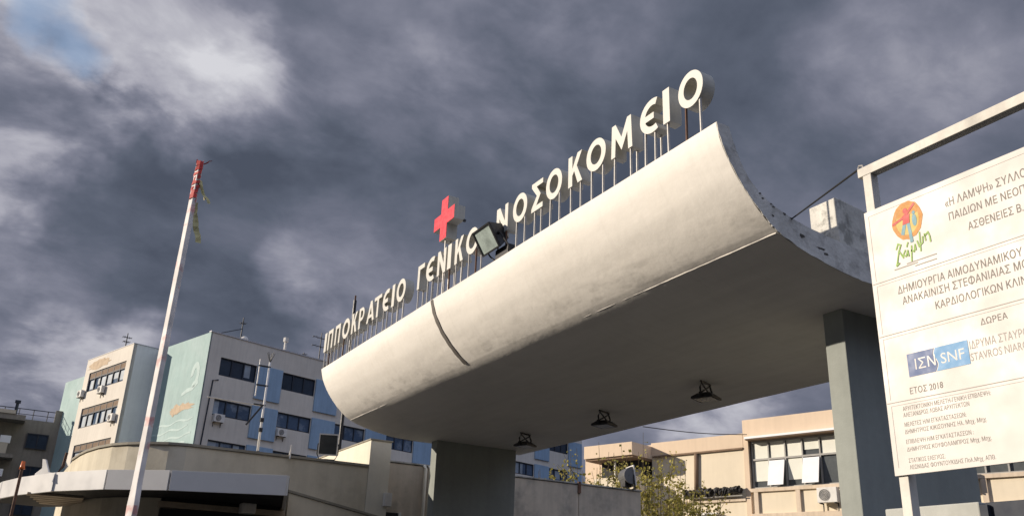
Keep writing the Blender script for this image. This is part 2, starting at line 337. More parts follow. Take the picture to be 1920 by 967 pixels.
BASE = (8.6, 12.5, 5.2)
fi, fu, fo = densify(inner), densify(under[:-1]) + [under[-1]], densify(outer, 3)
prof = fi + fu[1:] + fo
nY = 60
rnd = random.Random(3)
def rip(x, y, z, amt):                                    # hand-trowelled waviness
    return amt * (math.sin(y*1.7 + z*3) + math.sin(y*4.1 + x*2.3 + 1) * 0.5 + math.sin(y*0.6 + x))
m = MB(); np_ = len(prof)
ys = [CY0 + (CY1 - CY0) * i / nY for i in range(nY + 1)]
for y in ys:
    for i, (x, z) in enumerate(prof):
        e_ = 0.003 if i in (0, len(prof)-1) else 0.006
        m.v.append(Vector((x + rip(x, y, z, e_*0.5), y, z + rip(z, y, x, e_*0.5))))
for j in range(nY):
    for i in range(np_):
        a, b = j*np_ + i, j*np_ + (i+1) % np_; m.f.append((a, b, b + np_, a + np_))
sh = m.build('shell', 'canopy', canopy, BASE)
for p in sh.data.polygons: p.use_smooth = True
md = sh.modifiers.new('es', 'EDGE_SPLIT'); md.split_angle = math.radians(22)
def end_cap(y, sgn):
    q = MB(); pr = prof[:]
    pr = [(x + rnd.uniform(-1, 1)*(0.006 if 0 < i < np_-1 else 0), z + rnd.uniform(-1, 1)*0.006) for i, (x, z) in enumerate(pr)]
    q.prism(pr, lambda u, w: (u, y + sgn*0.002, w), (0, sgn*0.012, 0)); return q
end_cap(CY0, -1).build('end_face', 'canopy_edge', canopy, BASE)
end_cap(CY1, 1).build('end_face', 'canopy_edge', canopy, BASE)
q = MB(); band = fi[1:]                                  # dark movement joint up the front lip
w_, d_ = 0.05, 0.006
vs, fs = [], []
for i, (x, z) in enumerate(fi):
    vs += [(x - d_, 13.06 + 0.006*math.sin(i), z - d_), (x - d_, 13.06 + w_*2 + 0.006*math.sin(i*1.3), z - d_)]
for i in range(len(fi) - 1): fs.append((2*i, 2*i+1, 2*i+3, 2*i+2))
q.add(vs, fs); q.build('movement_joint', 'joint', canopy, BASE)

rc = random.Random(12)                                  # spalled, dirty chips along the upper edge of the near end and by the joint
def chip(cx, cz, w, h, y):
    return MB().prism([(cx + w/2*math.cos(2*PI*i/11)*rc.uniform(.5, 1.2), cz + h/2*math.sin(2*PI*i/11)*rc.uniform(.4, 1.3)) for i in range(11)], lambda u, v_: (u, y, v_), (0, -.003, 0))
q = MB()
for i in range(9):
    x = rc.gauss(6.75, .22); x = min(7.9, max(6.35, x)); z = min(fo, key=lambda p: abs(p[0] - x))[1] - rc.uniform(0, .02); w = rc.uniform(.015, .06); c_ = chip(x, z, w, w*rc.uniform(.2, .5), CY0 - .0145 - i*.0002); q.add(c_.v, c_.f)
for (x, z, w, h) in ((7.05, 5.53, .10, .05), (7.35, 5.45, .16, .035), (7.42, 5.40, .08, .03), (6.62, 5.66, .04, .03)): c_ = chip(x, z, w, h, CY0 - .0145); q.add(c_.v, c_.f)
q.build('spalled_chips', 'spall', canopy, BASE)
for (ya, yb) in ((5.95, 9.6), (17.0, 19.12)):           # raised drip edge left along parts of the crease
    n = int((yb - ya)/.12); MB().tube([(6.686 + rc.uniform(-.003, .003), ya + (yb - ya)*i/n, 5.4835 + .004*(i/n if ya < 10 else 1 - i/n) + rc.uniform(-.003, .003)) for i in range(n + 1)], .0075, 6).build('drip_edge', 'canopy', canopy, BASE)

# upstand block on the canopy
ub = root('roof_upstand', (8.2, 6.3, 5.6), 'stained white concrete block standing on the canopy roof by the sign board', 'block')
q = MB(); q.add([(7.82, 6.02, 5.55), (9.6, 6.02, 5.5), (9.6, 6.42, 5.5), (7.82, 6.42, 5.55), (7.82, 6.02, 6.27), (9.6, 6.02, 6.10), (9.6, 6.42, 6.10), (7.82, 6.42, 6.27)], [(0,3,2,1),(4,5,6,7),(0,1,5,4),(1,2,6,5),(2,3,7,6),(3,0,4,7)])
q.build('concrete_body', 'upstand', ub, (8.2, 6.3, 5.6), bevel=0.012)

# pillars
def pillar(x0, x1, y0, y1, label):
    r = root('pillar', ((x0+x1)/2, (y0+y1)/2, 0), label, 'pillar', 'pillars carrying the canopy')
    b = ((x0+x1)/2, (y0+y1)/2, 0)
    MB().box((x0, y0, 0.0), (x1, y1, 5.2)).build('shaft', 'pillar', r, b, bevel=0.012)
    MB().box((x0-0.05, y0-0.05, 0), (x1+0.05, y1+0.05, 0.15)).build('plinth', 'stone', r, b, bevel=0.01)
pillar(8.73, 10.94, 18.64, 18.95, 'dark grey slab pillar in full shade between the gatehouse wall and concrete wall')
pillar(8.56, 10.9, 6.67, 6.97, 'grey green slab pillar with one sunlit edge behind the sign board')

# ------------------------------------------------------------------ letters
t_ = 0.19
def ellipse(cx, cy, a, b, n=40): return [(cx + a*math.cos(2*PI*i/n), cy + b*math.sin(2*PI*i/n)) for i in range(n)]
def glyph(c):
    if c == 'Ι': return 0.2, [(0,0),(.2,0),(.2,1),(0,1)], []
    if c == 'Γ': return .6, [(0,0),(t_,0),(t_,1-t_),(.6,1-t_),(.6,1),(0,1)], []
    if c == 'Π': return .74, [(0,0),(t_,0),(t_,1-t_),(.74-t_,1-t_),(.74-t_,0),(.74,0),(.74,1),(0,1)], []
    if c == 'Ν': return .74, [(0,0),(t_,0),(t_,.60),(.74-t_-.02,0),(.74,0),(.74,1),(.74-t_,1),(.74-t_,.40),(t_+.02,1),(0,1)], []
    if c == 'Κ': return .66, [(0,0),(t_,0),(t_,.33),(.28,.46),(.45,0),(.66,0),(.40,.59),(.64,1),(.44,1),(t_,.56),(t_,1),(0,1)], []
    if c == 'Α': return .8, [(0,0),(.18,0),(.24,.2),(.56,.2),(.62,0),(.8,0),(.49,1),(.31,1)], [[(.29,.35),(.51,.35),(.40,.70)]]
    if c == 'Τ': return .75, [(.29,0),(.46,0),(.46,.83),(.75,.83),(.75,1),(0,1),(0,.83),(.29,.83)], []
    if c == 'Ρ': return .62, [(0,0),(t_,0),(t_,.36)] + arc(.33,.68,.29,.32,-90,90,14) + [(0,1)], [[(t_,.51)] + arc(.32,.68,.14,.17,-90,90,10) + [(t_,.85)]]
    if c == 'Σ': return .62, [(0,0),(.62,0),(.62,.17),(.27,.17),(.50,.5),(.27,.83),(.62,.83),(.62,1),(0,1),(0,.87),(.29,.5),(0,.13)], []
    if c == 'Μ': return .9, [(0,0),(.17,0),(.2,.56),(.45,.10),(.70,.56),(.73,0),(.9,0),(.86,1),(.70,1),(.45,.5),(.20,1),(.04,1)], []
    if c == 'Ο': return .9, ellipse(.45,.5,.45,.5), [ellipse(.45,.5,.25,.30)]
    if c == 'Ε': return .66, arc(.5,.5,.5,.5,66,294,26) + arc(.5,.5,.30,.31,294,198,10) + [(.55,.405),(.55,.585)] + arc(.5,.5,.30,.31,164,66,10), []
LX, LZ0, LZ1, LD = 5.920, 7.03, 7.50, 0.18
NAMES = {'Ι': 'iota', 'Γ': 'gamma', 'Π': 'pi', 'Ν': 'nu', 'Κ': 'kappa', 'Α': 'alpha', 'Τ': 'tau', 'Ρ': 'rho', 'Σ': 'sigma', 'Μ': 'mu', 'Ο': 'omicron', 'Ε': 'epsilon'}
WORDS = [
 ('ΙΠΠΟΚΡΑΤΕΙΟ', [(19.36,19.21),(19.10,18.76),(18.60,18.26),(18.10,17.63),(17.50,17.17),(17.06,16.75),(16.58,16.15),(16.18,15.78),(15.70,15.38),(15.22,15.09),(14.98,14.54)],
  ['white letter iota on posts at the far end of the canopy lip', 'white letter pi directly after the iota at the far end of the sign', 'white letter pi directly before the far word\'s small omicron', 'white round omicron between the second pi and a kappa', 'white letter kappa between an omicron and the rho', 'white letter rho between kappa and alpha in the far word', 'white triangular letter alpha, the only alpha of the sign', 'white letter tau, the only tau of the sign', 'white rounded epsilon between tau and iota in the far word', 'white iota between the epsilon and final omicron of the far word', 'white omicron ending the far word, beside a wide gap']),
 ('ΓΕΝΙΚΟ', [(13.98,13.69),(13.60,13.27),(13.12,12.78),(12.71,12.57),(12.42,12.10),(12.0,11.56)],
  ['white letter gamma, the only gamma of the sign', 'white rounded epsilon right after the gamma', 'white letter nu below and left of the red cross', 'white letter iota standing right below the red cross', 'white letter kappa between the red cross and the lip floodlight', 'white omicron half hidden by the floodlight on the lip']),
 ('ΝΟΣΟΚΟΜΕΙΟ', [(10.95,10.59),(10.43,10.01),(9.88,9.57),(9.48,9.06),(8.90,8.56),(8.46,8.02),(7.90,7.46),(7.30,6.98),(6.86,6.74),(6.58,6.16)],
  ['white letter nu directly right of the lip floodlight', 'white omicron between the nu and sigma of the near word', 'white letter sigma, the only sigma of the sign', 'white omicron between sigma and kappa in the near word', 'white letter kappa between two omicrons in the near word', 'white omicron between kappa and mu in the near word', 'white wide letter mu, the only mu of the sign', 'white rounded epsilon right after the mu', 'white letter iota just before the large last omicron', 'white largest omicron at the near raised corner of the canopy'])]
for word, ext, labs in WORDS:
    for c, (yl, yr), lab in zip(word, ext, labs):
        gw, out_, holes = glyph(c); w = yl - yr; s = w / gw; h = LZ1 - LZ0
        to3 = lambda u, v_, s=s, yl=yl: (LX, yl - u*s, LZ0 + v_*h)
        bs = (LX, (yl+yr)/2, 6.58)
        r = root('sign_letter', bs, lab, 'letter', 'raised letters along the canopy lip')
        MB().prism(out_, to3, (LD, 0, 0), holes).build('letter_body', 'letter_side', r, bs)
        MB().prism(out_, lambda u, v_, s=s, yl=yl: (LX - 0.006, yl - u*s, LZ0 + v_*h), (0.004, 0, 0), holes).build('letter_face', 'letter_face', r, bs)
        lo = {'Τ': (0.375,), 'Ι': (0.1,), 'Γ': (0.085,), 'Ρ': (0.085,)}.get(c, (gw*0.22, gw*0.80))
        if c in 'ΝΠΜΚ': lo = (0.085, gw - 0.12)
        for u in lo:
            zt = LZ0 + (0.03 if c not in 'ΟΕ' else 0.075) * 1.0
            for k, xx in enumerate((LX + 0.02, LX + 0.125)):
                if k and random.random() > 0.22: continue
                yy = yl - u*s + (0.012 if k else 0)
                MB().tube([(xx, yy, 6.55), (xx + random.uniform(-.006, .006), yy + random.uniform(-.008, .008), zt)], 0.0155, 6).build('post', 'post' if random.random() > 0.12 else 'rust', r, bs)
# red cross
bs = (LX + 0.07, 12.98, 6.58)
r = root('red_cross_sign', bs, 'thick red cross with grey sides standing above the letters', 'cross')
ca, cz, aw, ah = 12.98, 8.13, 0.135, 0.42
cross = [(-aw,-ah),(aw,-ah),(aw,-aw),(ah,-aw),(ah,aw),(aw,aw),(aw,ah),(-aw,ah),(-aw,aw),(-ah,aw),(-ah,-aw),(-aw,-aw)]
MB().prism(cross, lambda u, v_: (LX, ca - u, cz + v_), (0.21, 0, 0)).build('cross_body', 'letter_side', r, bs)
MB().prism(cross, lambda u, v_: (LX - 0.006, ca - u*0.985, cz + v_*0.985), (0.004, 0, 0)).build('cross_face', 'cross_red', r, bs)
for xx in (LX + 0.05, LX + 0.16): MB().tube([(xx, ca - 0.02, 6.56), (xx, ca - 0.02, cz - ah + 0.01)], 0.018).build('post', 'post', r, bs)
for u, v_ in ((-aw-.01, -aw-.01), (ah, -aw-.01)): MB().box((LX + .19, ca - u - .02, cz + v_ - .02), (LX + .23, ca - u + .02, cz + v_ + .02)).build('bracket', 'black', r, bs)

# ------------------------------------------------------------------ floodlights
def floodlight(base, look, w, h, d, name_label, glassmat='lampglass', group='floodlights', yoke=0.16, body='black', up=(0, 0, 1), lift=None, roll=0.0, centre=None, bezel='black'):
    """box floodlight on a yoke; base is the point it is fixed to, look the way the glass faces, up the side the yoke leaves the base"""
    base = Vector(base); look = Vector(look).normalized(); up = Vector(up)
    r = root('floodlight', base, name_label, 'floodlight', group)
    c = Vector(centre) if centre else base + up * (lift if lift else yoke + h*0.5)
    sx = look.cross(Vector((0, 0, 1)) if abs(look.z) < 0.9 else Vector((0, 1, 0))).normalized(); sy = sx.cross(look).normalized()
    if roll:
        R_ = Matrix.Rotation(roll, 3, look); sx, sy = R_ @ sx, R_ @ sy
    P = lambda a, b, k: c + sx*a*w/2 + sy*b*h/2 + look*k
    q = MB(); vs = [P(*t) for t in ((-1,-1,0),(1,-1,0),(1,1,0),(-1,1,0),(-.72,-.6,-d),(.72,-.6,-d),(.72,.6,-d),(-.72,.6,-d))]
    q.add(vs, [(0,1,2,3),(7,6,5,4),(0,4,5,1),(1,5,6,2),(2,6,7,3),(3,7,4,0)])
    q.build('housing', body, r, base, bevel=0.006)
    q = MB()                                              # front bezel
    for a0, b0, a1, b1 in ((-1,-1,1,-.88),(-1,.88,1,1),(-1,-.88,-.9,.88),(.9,-.88,1,.88)):
        vs = [P(a, b, k) for k in (0.002, 0.03) for a, b in ((a0,b0),(a1,b0),(a1,b1),(a0,b1))]
        q.add(vs, [(0,3,2,1),(4,5,6,7),(0,1,5,4),(1,2,6,5),(2,3,7,6),(3,0,4,7)])
    q.build('bezel', bezel, r, base)
    q = MB().add([P(a, b, 0.012) for a, b in ((-.9,-.88),(.9,-.88),(.9,.88),(-.9,.88))], [(0,1,2,3)]); q.build('glass', glassmat, r, base)
    q = MB(); f1 = base + up*0.02
    for s_ in (-1, 1):
        q.tube([P(s_*1.08, 0, -d*0.3), P(s_*1.08, 0, -d*0.3)*0.35 + (f1 + sx*s_*w*0.54)*0.65, f1 + sx*s_*w*0.40], 0.014, 6)
        q.tube([P(s_*1.10, 0, -d*0.3), P(s_*0.8, 0, -d*0.3)], 0.025, 8)
    q.tube([f1 - sx*w*0.40, f1 + sx*w*0.40], 0.014, 6)
    q.build('yoke', 'black', r, base)
    q = MB(); q.box(-Vector((0.07, 0.07, 0.0)), Vector((0.07, 0.07, 0.025)), Matrix.Translation(base) @ up.to_track_quat('Z', 'Y').to_matrix().to_4x4()); q.build('base_plate', 'black', r, base)
    return r
def ceiling_flood(base, lab):
    """flat square floodlight hung below the slab on a splayed bracket, glass down"""
    b = Vector(base); r = root('floodlight', b, lab, 'floodlight', 'floodlights under the canopy')
    R_ = Matrix.Rotation(math.radians(22), 3, 'Z'); T = lambda x, y, z: b + R_ @ Vector((x, y, z))
    w = .19; q = MB(); vs = [T(*p) for p in ((-w,-w,-.30),(w,-w,-.30),(w,w,-.30),(-w,w,-.30),(-w,-w,-.265),(w,-w,-.265),(w,w,-.265),(-w,w,-.265),(-.11,-.11,-.20),(.11,-.11,-.20),(.11,.11,-.20),(-.11,.11,-.20))]
    q.add(vs, [(0,1,2,3),(0,4,5,1),(1,5,6,2),(2,6,7,3),(3,7,4,0),(4,8,9,5),(5,9,10,6),(6,10,11,7),(7,11,8,4),(8,11,10,9)]); q.build('housing', 'black', r, b, bevel=.004)
    MB().add([T(-.16,-.16,-.303), T(.16,-.16,-.303), T(.16,.16,-.303), T(-.16,.16,-.303)], [(0,1,2,3)]).build('glass', 'lampglass_dark', r, b)
    q = MB()
    for s_ in (-1, 1):
        q.tube([T(-.20*s_, .0, -.24), T(-.22*s_, 0, -.13), T(-.15*s_, 0, -.03), T(-.10*s_, 0, 0)], .017, 6); q.tube([T(-.16*s_, 0, -.20), T(.15*s_, 0, -.05)], .014, 6)
        q.tube([T(s_*.21, -.02, -.24), T(s_*.21, .02, -.24)], .04, 8)
    q.tube([T(-.18, 0, -.018), T(.18, 0, -.018)], .018, 6); q.build('yoke', 'black', r, b)
# big one on the lip
lf = floodlight((5.96, 10.72, 6.58), (-0.85, 0.0, -0.53), 0.54, 0.42, 0.26, 'black floodlight with pale reflecting glass clamped on the canopy lip among the letters', centre=(5.72, 10.89, 6.92))
MB().box((5.90, 10.52, 6.585), (6.03, 10.92, 6.78)).build('ballast_box', 'black', lf, (5.96, 10.72, 6.58), bevel=.01)
for (x, y), lab in zip(((9.91, 16.5), (9.87, 13.45), (9.81, 10.5)), ('small black floodlight under the canopy closest to the shaded pillar', 'small black floodlight under the canopy, middle one of three', 'small black floodlight under the canopy closest to the sunlit pillar')):
    ceiling_flood((x, y, 5.2), lab)
floodlight((6.58, 20.25, 4.66), (-0.36, -0.92, -0.16), 0.46, 0.52, 0.22, 'black floodlight standing on the gatehouse parapet', 'lampglass_dark', 'floodlights on the walls', lift=0.38, bezel='whitemetal')
# silver one seen from behind
def silver_flood():
    b = Vector((16.1, 20.62, 4.86)); r = root('floodlight', b, 'silver round-backed floodlight standing on the end of the concrete wall', 'floodlight', 'floodlights on the walls')
    look = Vector((0.82, -0.25, 0.10)).normalized(); sx = look.cross(Vector((0, 0, 1))).normalized(); sy = sx.cross(look)
    c = b + Vector((0, 0, 0.42)); q = MB(); n = 12; vs = []; fs = []
    for s_ in (-1, 1):
        for i in range(n + 1):
            a = PI*i/n; vs.append(c + sx*s_*0.27 + sy*0.26*math.cos(a) - look*(0.30*math.sin(a)))
    for i in range(n): fs.append((i, i+1, n+2+i, n+1+i))
    fs += [tuple(range(n, -1, -1)), tuple(range(n+1, 2*n+2)), (0, n+1, 2*n+1, n)]
    q.add(vs, fs); q.build('housing', 'silver', r, b, smooth=False)
    q = MB(); vs = [c + sx*a*0.31 + sy*e_*0.30 + look*k for k in (0.005, 0.04) for a, e_ in ((-1,-1),(1,-1),(1,1),(-1,1))]
    q.add(vs, [(0,3,2,1),(4,5,6,7),(0,1,5,4),(1,2,6,5),(2,3,7,6),(3,0,4,7)]); q.build('bezel', 'whitemetal', r, b)
    q = MB()
    for s_ in (-1, 1): q.box((-0.02, -0.006, 0), (0.05, 0.006, 0.44), Matrix.Translation(b + sx*s_*0.30))
    q.tube([b + sx*-0.3 + Vector((0,0,.02)), b + sx*0.3 + Vector((0,0,.02))], 0.02, 6); q.build('yoke', 'black', r, b)
    MB().box(c + Vector((-.30, -.12, -.34)), c + Vector((-.05, .1, -.12))).build('ballast_box', 'black', r, b, bevel=.01)
silver_flood()

# ------------------------------------------------------------------ project sign board
BX = 5.0; BY0, BY1, BZ0, BZ1 = 0.7, 3.62, 2.468, 4.355
bb = (BX, 2.1, 0.0)
board = root('project_sign', bb, 'large white hospital project sign board with Greek text on a steel frame', 'sign')
MB().box((BX, BY0, BZ0), (BX + 0.018, BY1, BZ1)).build('panel', 'board', board, bb)
for yy in (BY1 - 0.045, BY0 + 0.045): MB().box((BX + 0.021, yy - 0.035, 0.0), (BX + 0.10, yy + 0.035, 4.66)).build('post', 'frame_steel', board, bb, bevel=0.004)
MB().box((BX + 0.021, BY0 - 0.02, 4.662), (BX + 0.10, BY1 + 0.03, 4.735)).build('crossbar', 'frame_steel', board, bb, bevel=0.004)
MB().box((BX + 0.024, BY0 + .09, BZ0 + .05), (BX + 0.075, BY1 - .09, BZ0 + .10)).build('rail', 'frame_steel', board, bb)
MB().tube([(BX + .05, BY1, 4.735), (BX + .05, BY1, 4.765), (BX + .05, BY1 + .03, 4.775), (BX + .05, BY1 + .04, 4.75)], 0.008, 6).build('eye_bolt', 'post', board, bb)
GLYPHS = {}
def glyph_loops(ch):
    """outline loops of one character of the built-in font, with its advance"""
    if ch in GLYPHS: return GLYPHS[ch]
    def ev(body, fill):
        cu = bpy.data.curves.new('lettering', 'FONT'); cu.body = body; cu.size = 1.0; cu.resolution_u = 3; cu.fill_mode = fill
        o = bpy.data.objects.new('lettering', cu); COL.objects.link(o)
        me = bpy.data.meshes.new_from_object(o.evaluated_get(bpy.context.evaluated_depsgraph_get()))
        vs = [v_.co.to_2d() for v_ in me.vertices]; es = [tuple(e_.vertices) for e_ in me.edges]
        bpy.data.objects.remove(o); bpy.data.curves.remove(cu); bpy.data.meshes.remove(me); return vs, es
    vs, es = ev(ch, 'NONE'); nb = {}
    for i, j in es: nb.setdefault(i, []).append(j); nb.setdefault(j, []).append(i)
    seen, loops = set(), []
    for i in nb:
        if i in seen: continue
        lp, p, c = [], None, i
        while c not in seen:
            seen.add(c); lp.append(c); n = [k for k in nb[c] if k != p and k not in seen]
            p, c = c, (n[0] if n else i)
        lp = [vs[k] for k in sorted(lp)]
        loops.append([p for i_, p in enumerate(lp) if (p - lp[i_-1]).length > 0.012])
    if ch == 'Ρ':
        V2 = lambda l: [Vector(p) for p in l]
        loops = [V2([(.09,0),(.18,0),(.18,.29),(.33,.29)] + arc(.34,.51,.24,.22,-90,90,10) + [(.09,.73)])[::-1], V2([(.18,.37),(.32,.37)] + arc(.33,.51,.15,.14,-90,90,8) + [(.18,.65)])]
    w = lambda t: max((v_.x for v_ in ev(t, 'NONE')[0]), default=0)
    adv = w(ch + 'Ι') - w('Ι') if ch != ' ' else 0.26
    GLYPHS[ch] = (loops, adv); return GLYPHS[ch]
def area(lp): return 0.5*sum(lp[i].x*lp[(i+1) % len(lp)].y - lp[(i+1) % len(lp)].x*lp[i].y for i in range(len(lp)))
def inside(p, lp):
    c = False
    for i in range(len(lp)):
        a_, b_ = lp[i], lp[i-1]
        if (a_.y > p.y) != (b_.y > p.y) and p.x < (b_.x - a_.x)*(p.y - a_.y)/(b_.y - a_.y) + a_.x: c = not c
    return c
def text_mesh(body, off=0.0):
    """flat lettering: every outer contour with its own counters, contours a hair apart in depth; returns (u, v, layer) points"""
    vs, fs, x, ly = [], [], 0.0, 0
    for ch in body:
        loops, adv = glyph_loops(ch)
        if loops:
            big = max(loops, key=lambda l: abs(area(l))); sg = 1 if area(big) > 0 else -1
            outs = [l for l in loops if area(l)*sg > 0]; holes = [l for l in loops if area(l)*sg <= 0]
            def grow(lp, k):
                if not k: return lp
                o, n = [], len(lp); sA = 1 if area(lp) > 0 else -1
                for i in range(n):
                    e1 = (lp[i] - lp[i-1]); e2 = (lp[(i+1) % n] - lp[i]); e1 = e1.normalized() if e1.length else e2.normalized(); e2 = e2.normalized() if e2.length else e1
                    nn = Vector((e1.y + e2.y, -(e1.x + e2.x)))*sA
                    o.append(lp[i] + (nn.normalized()*k if nn.length > 1e-6 else Vector((0, 0))))
                return o
            for k_, o_ in enumerate(outs):
                hs_ = [grow(h, -off) for h in holes if abs(area(o_)) > abs(area(h)) and inside(h[0], o_)]; oo = grow(o_, off)
                flat = [p for l in [oo] + hs_ for p in l]; n0 = len(vs)
                vs += [Vector((p.x + x, p.y, k_)) for p in flat]
                fs += [tuple(i + n0 for i in t) for t in tessellate_polygon([[Vector((p.x, p.y, 0)) for p in l] for l in [oo] + hs_])]
        x += adv + off*1.2
    return vs, fs
def hitx(px, py, X):
    d = pix_dir(px, py); t = (X - EYE.x) / d.x; p = EYE + d*t; return p.y, p.z
# the left part of each line is measured on the board; the rest of the words runs on towards its hidden right half
def put_text(mb, body, y0, z0, capH, width=None, ref=None, bold=0.0, dx=0.0008):
    """baseline start (y0,z0) on the board, cap height capH; width = length on the board of the string ref"""
    vs, fs = text_mesh(body, bold)
    sc = capH / max(v_.y for v_ in text_mesh('ΝΗ')[0]); sx = sc
    if width: sx = width / max(v_.x for v_ in text_mesh(ref or body, bold)[0])
    mb.add([(BX - dx - v_.z*0.0002, y0 - v_.x*sx, z0 + v_.y*sc) for v_ in vs], fs)
ink, soft = MB(), MB()
def line(mb, body, vis, pl, pr, top, bold=0.0):
    """pl / pr: where the visible part vis starts and ends on the baseline; top: a point at cap height above pl"""
    a, b, c = hitx(*pl, BX), hitx(*pr, BX), hitx(*top, BX)
    put_text(mb, body, a[0], (a[1] + b[1]) / 2, abs(c[1] - a[1]), a[0] - b[0], vis, bold)
line(ink, '«Η ΛΑΜΨΗ» ΣΥΛΛΟΓΟΣ', '«Η ΛΑΜΨΗ» ΣΥΛΛ', (1772, 386), (1913, 338), (1768, 372), 0.012)
line(ink, 'ΠΑΙΔΙΩΝ ΜΕ ΝΕΟΠΛΑΣΜΑΤΙΚΕΣ', 'ΠΑΙΔΙΩΝ ΜΕ ΝΕΟ', (1779, 413), (1911, 366), (1777, 399), 0.012)
line(ink, 'ΑΣΘΕΝΕΙΕΣ Β. ΕΛΛΑΔΟΣ', 'ΑΣΘΕΝΕΙΕΣ Β', (1816, 431), (1916, 397), (1813, 417), 0.012)
line(ink, 'ΔΗΜΙΟΥΡΓΙΑ ΑΙΜΟΔΥΝΑΜΙΚΟΥ', 'ΔΗΜΙΟΥΡΓΙΑ ΑΙΜΟΔΥΝΑΜΙΚΟ', (1684, 551), (1906, 483), (1682, 537), 0.012)
line(ink, 'ΑΝΑΚΑΙΝΙΣΗ ΣΤΕΦΑΝΙΑΙΑΣ ΜΟΝΑΔΑΣ', 'ΑΝΑΚΑΙΝΙΣΗ ΣΤΕΦΑΝΙΑΙΑΣ Μ', (1693, 571), (1915, 505), (1691, 557), 0.012)
line(ink, 'ΚΑΡΔΙΟΛΟΓΙΚΩΝ ΚΛΙΝΙΚΩΝ', 'ΚΑΡΔΙΟΛΟΓΙΚΩΝ ΚΛΙ', (1754, 580), (1913, 534), (1752, 566), 0.012)
line(ink, 'ΔΩΡΕΑ', 'ΔΩΡΕΑ', (1839, 609), (1890, 597), (1838, 597), 0.012)
line(soft, 'ΙΔΡΥΜΑ ΣΤΑΥΡΟΣ ΝΙΑΡΧΟΣ', 'ΙΔΡΥΜΑ ΣΤΑΥΡ', (1818, 654), (1918, 632), (1816, 639), 0.004)
line(soft, 'STAVROS NIARCHOS', 'STAVROS NIAR', (1821, 677), (1918, 655), (1819, 662), 0.004)
line(ink, 'ΕΤΟΣ 2018', 'ΕΤΟΣ 2018', (1706, 738), (1769, 727), (1705, 726), 0.010)
for (body, pl, pr, tp) in (('ΑΡΧΙΤΕΚΤΟΝΙΚΗ ΜΕΛΕΤΗ-ΓΕΝΙΚΗ ΕΠΙΒΛΕΨΗ:', (1693, 769), (1858, 741), (1692, 761)), ('ΑΛΕΞΑΝΔΡΟΣ ΛΩΒΑΣ ΑΡΧΙΤΕΚΤΩΝ', (1694, 781), (1818, 761), (1693, 773)),
    ('ΜΕΛΕΤΕΣ Η/Μ ΕΓΚΑΤΑΣΤΑΣΕΩΝ:', (1696, 799), (1812, 781), (1695, 791)), ('ΔΗΜΗΤΡΙΟΣ ΚΙΚΙΣΟΥΝΗΣ Ηλ. Μηχ. Μηχ.', (1697, 812), (1851, 790), (1696, 804)),
    ('ΕΠΙΒΛΕΨΗ Η/Μ ΕΓΚΑΤΑΣΤΑΣΕΩΝ :', (1699, 831), (1826, 814), (1698, 823)), ('ΔΗΜΗΤΡΙΟΣ ΚΟΥΦΟΛΑΜΠΡΟΣ Μηχ. Μηχ.', (1701, 845), (1860, 825), (1700, 837)),
    ('ΣΤΑΤΙΚΟΣ ΕΛΕΓΧΟΣ:', (1704, 867), (1773, 858), (1703, 859)), ('ΛΕΩΝΙΔΑΣ ΦΟΥΝΤΟΥΚΙΔΗΣ Πολ.Μηχ. ΑΠΘ.', (1706, 878), (1868, 861), (1705, 870))):
    line(ink, body, body, pl, pr, tp, 0.0)
def strip(mb, y0, z0, y1, z1, w, dx=0.0015):
    a, b = Vector((y0, z0)), Vector((y1, z1)); d = (b - a).normalized(); n = Vector((-d.y, d.x))*w/2
    mb.add([(BX - dx, *(a + n)), (BX - dx, *(a - n)), (BX - dx, *(b - n)), (BX - dx, *(b + n))], [(0, 1, 2, 3)])
zs = [BZ1 - 0.02, 3.795, 3.407, 2.943, BZ0 + 0.03]
for z in zs[1:4]:
    strip(soft, BY1 - 0.006, z, BY0 + 0.01, z, 0.005)
for a, b in zip(zs[:-1], zs[1:]):                         # thin inner box round each section
    t, l_, y1_ = a - 0.022, b + 0.018, BY1 - 0.035
    for (p, q_) in (((y1_, t), (BY0 + .04, t)), ((y1_, l_), (y1_, t)), ((BY0 + .04, l_), (BY0 + .04, t))): strip(soft, *p, *q_, 0.0022, 0.0012)
ink.build('lettering', 'ink', board, bb); soft.build('soft_lettering', 'ink_soft', board, bb)
# donor logo: navy and blue halves with a wavy white divide
def py(px, py_): return hitx(px, py_, BX)
(ya, za), (yb, zb), (yc, zc) = py(1700, 664), py(1814, 640), py(1813, 686)
zb0, zt0 = py(1704.5, 707)[1], py(1700, 664.5)[1]
wv = lambda v_: (ya*0.53 + yb*0.47) + 0.012*math.sin(v_*PI*2.2 + 2.6)
q = MB(); nv = 14; vs = []
for i in range(nv + 1): v_ = i/nv; z = zb0 + (zt0-zb0)*v_; vs += [(BX - .002, ya, z), (BX - .002, wv(v_) + .004, z)]
q.add(vs, [(2*i, 2*i+1, 2*i+3, 2*i+2) for i in range(nv)]); q.build('donor_logo_navy', 'ink_navy', board, bb)
q = MB(); vs = []
for i in range(nv + 1): v_ = i/nv; z = zb0 + (zt0-zb0)*v_; vs += [(BX - .002, wv(v_) - .004, z), (BX - .002, yb, z)]
q.add(vs, [(2*i, 2*i+1, 2*i+3, 2*i+2) for i in range(nv)]); q.build('donor_logo_blue', 'ink_blue', board, bb)
q = MB(); hh = (zt0 - zb0)
put_text(q, 'ΙΣΝ', ya - .045, zb0 + hh*.27, hh*.46, (ya - yb)*.36, 'ΙΣΝ', 0.0, 0.0026); put_text(q, 'SNF', ya - (ya-yb)*.545, zb0 + hh*.27, hh*.46, (ya - yb)*.385, 'SNF', 0.0, 0.0026)
q.build('donor_logo_letters', 'board', board, bb)
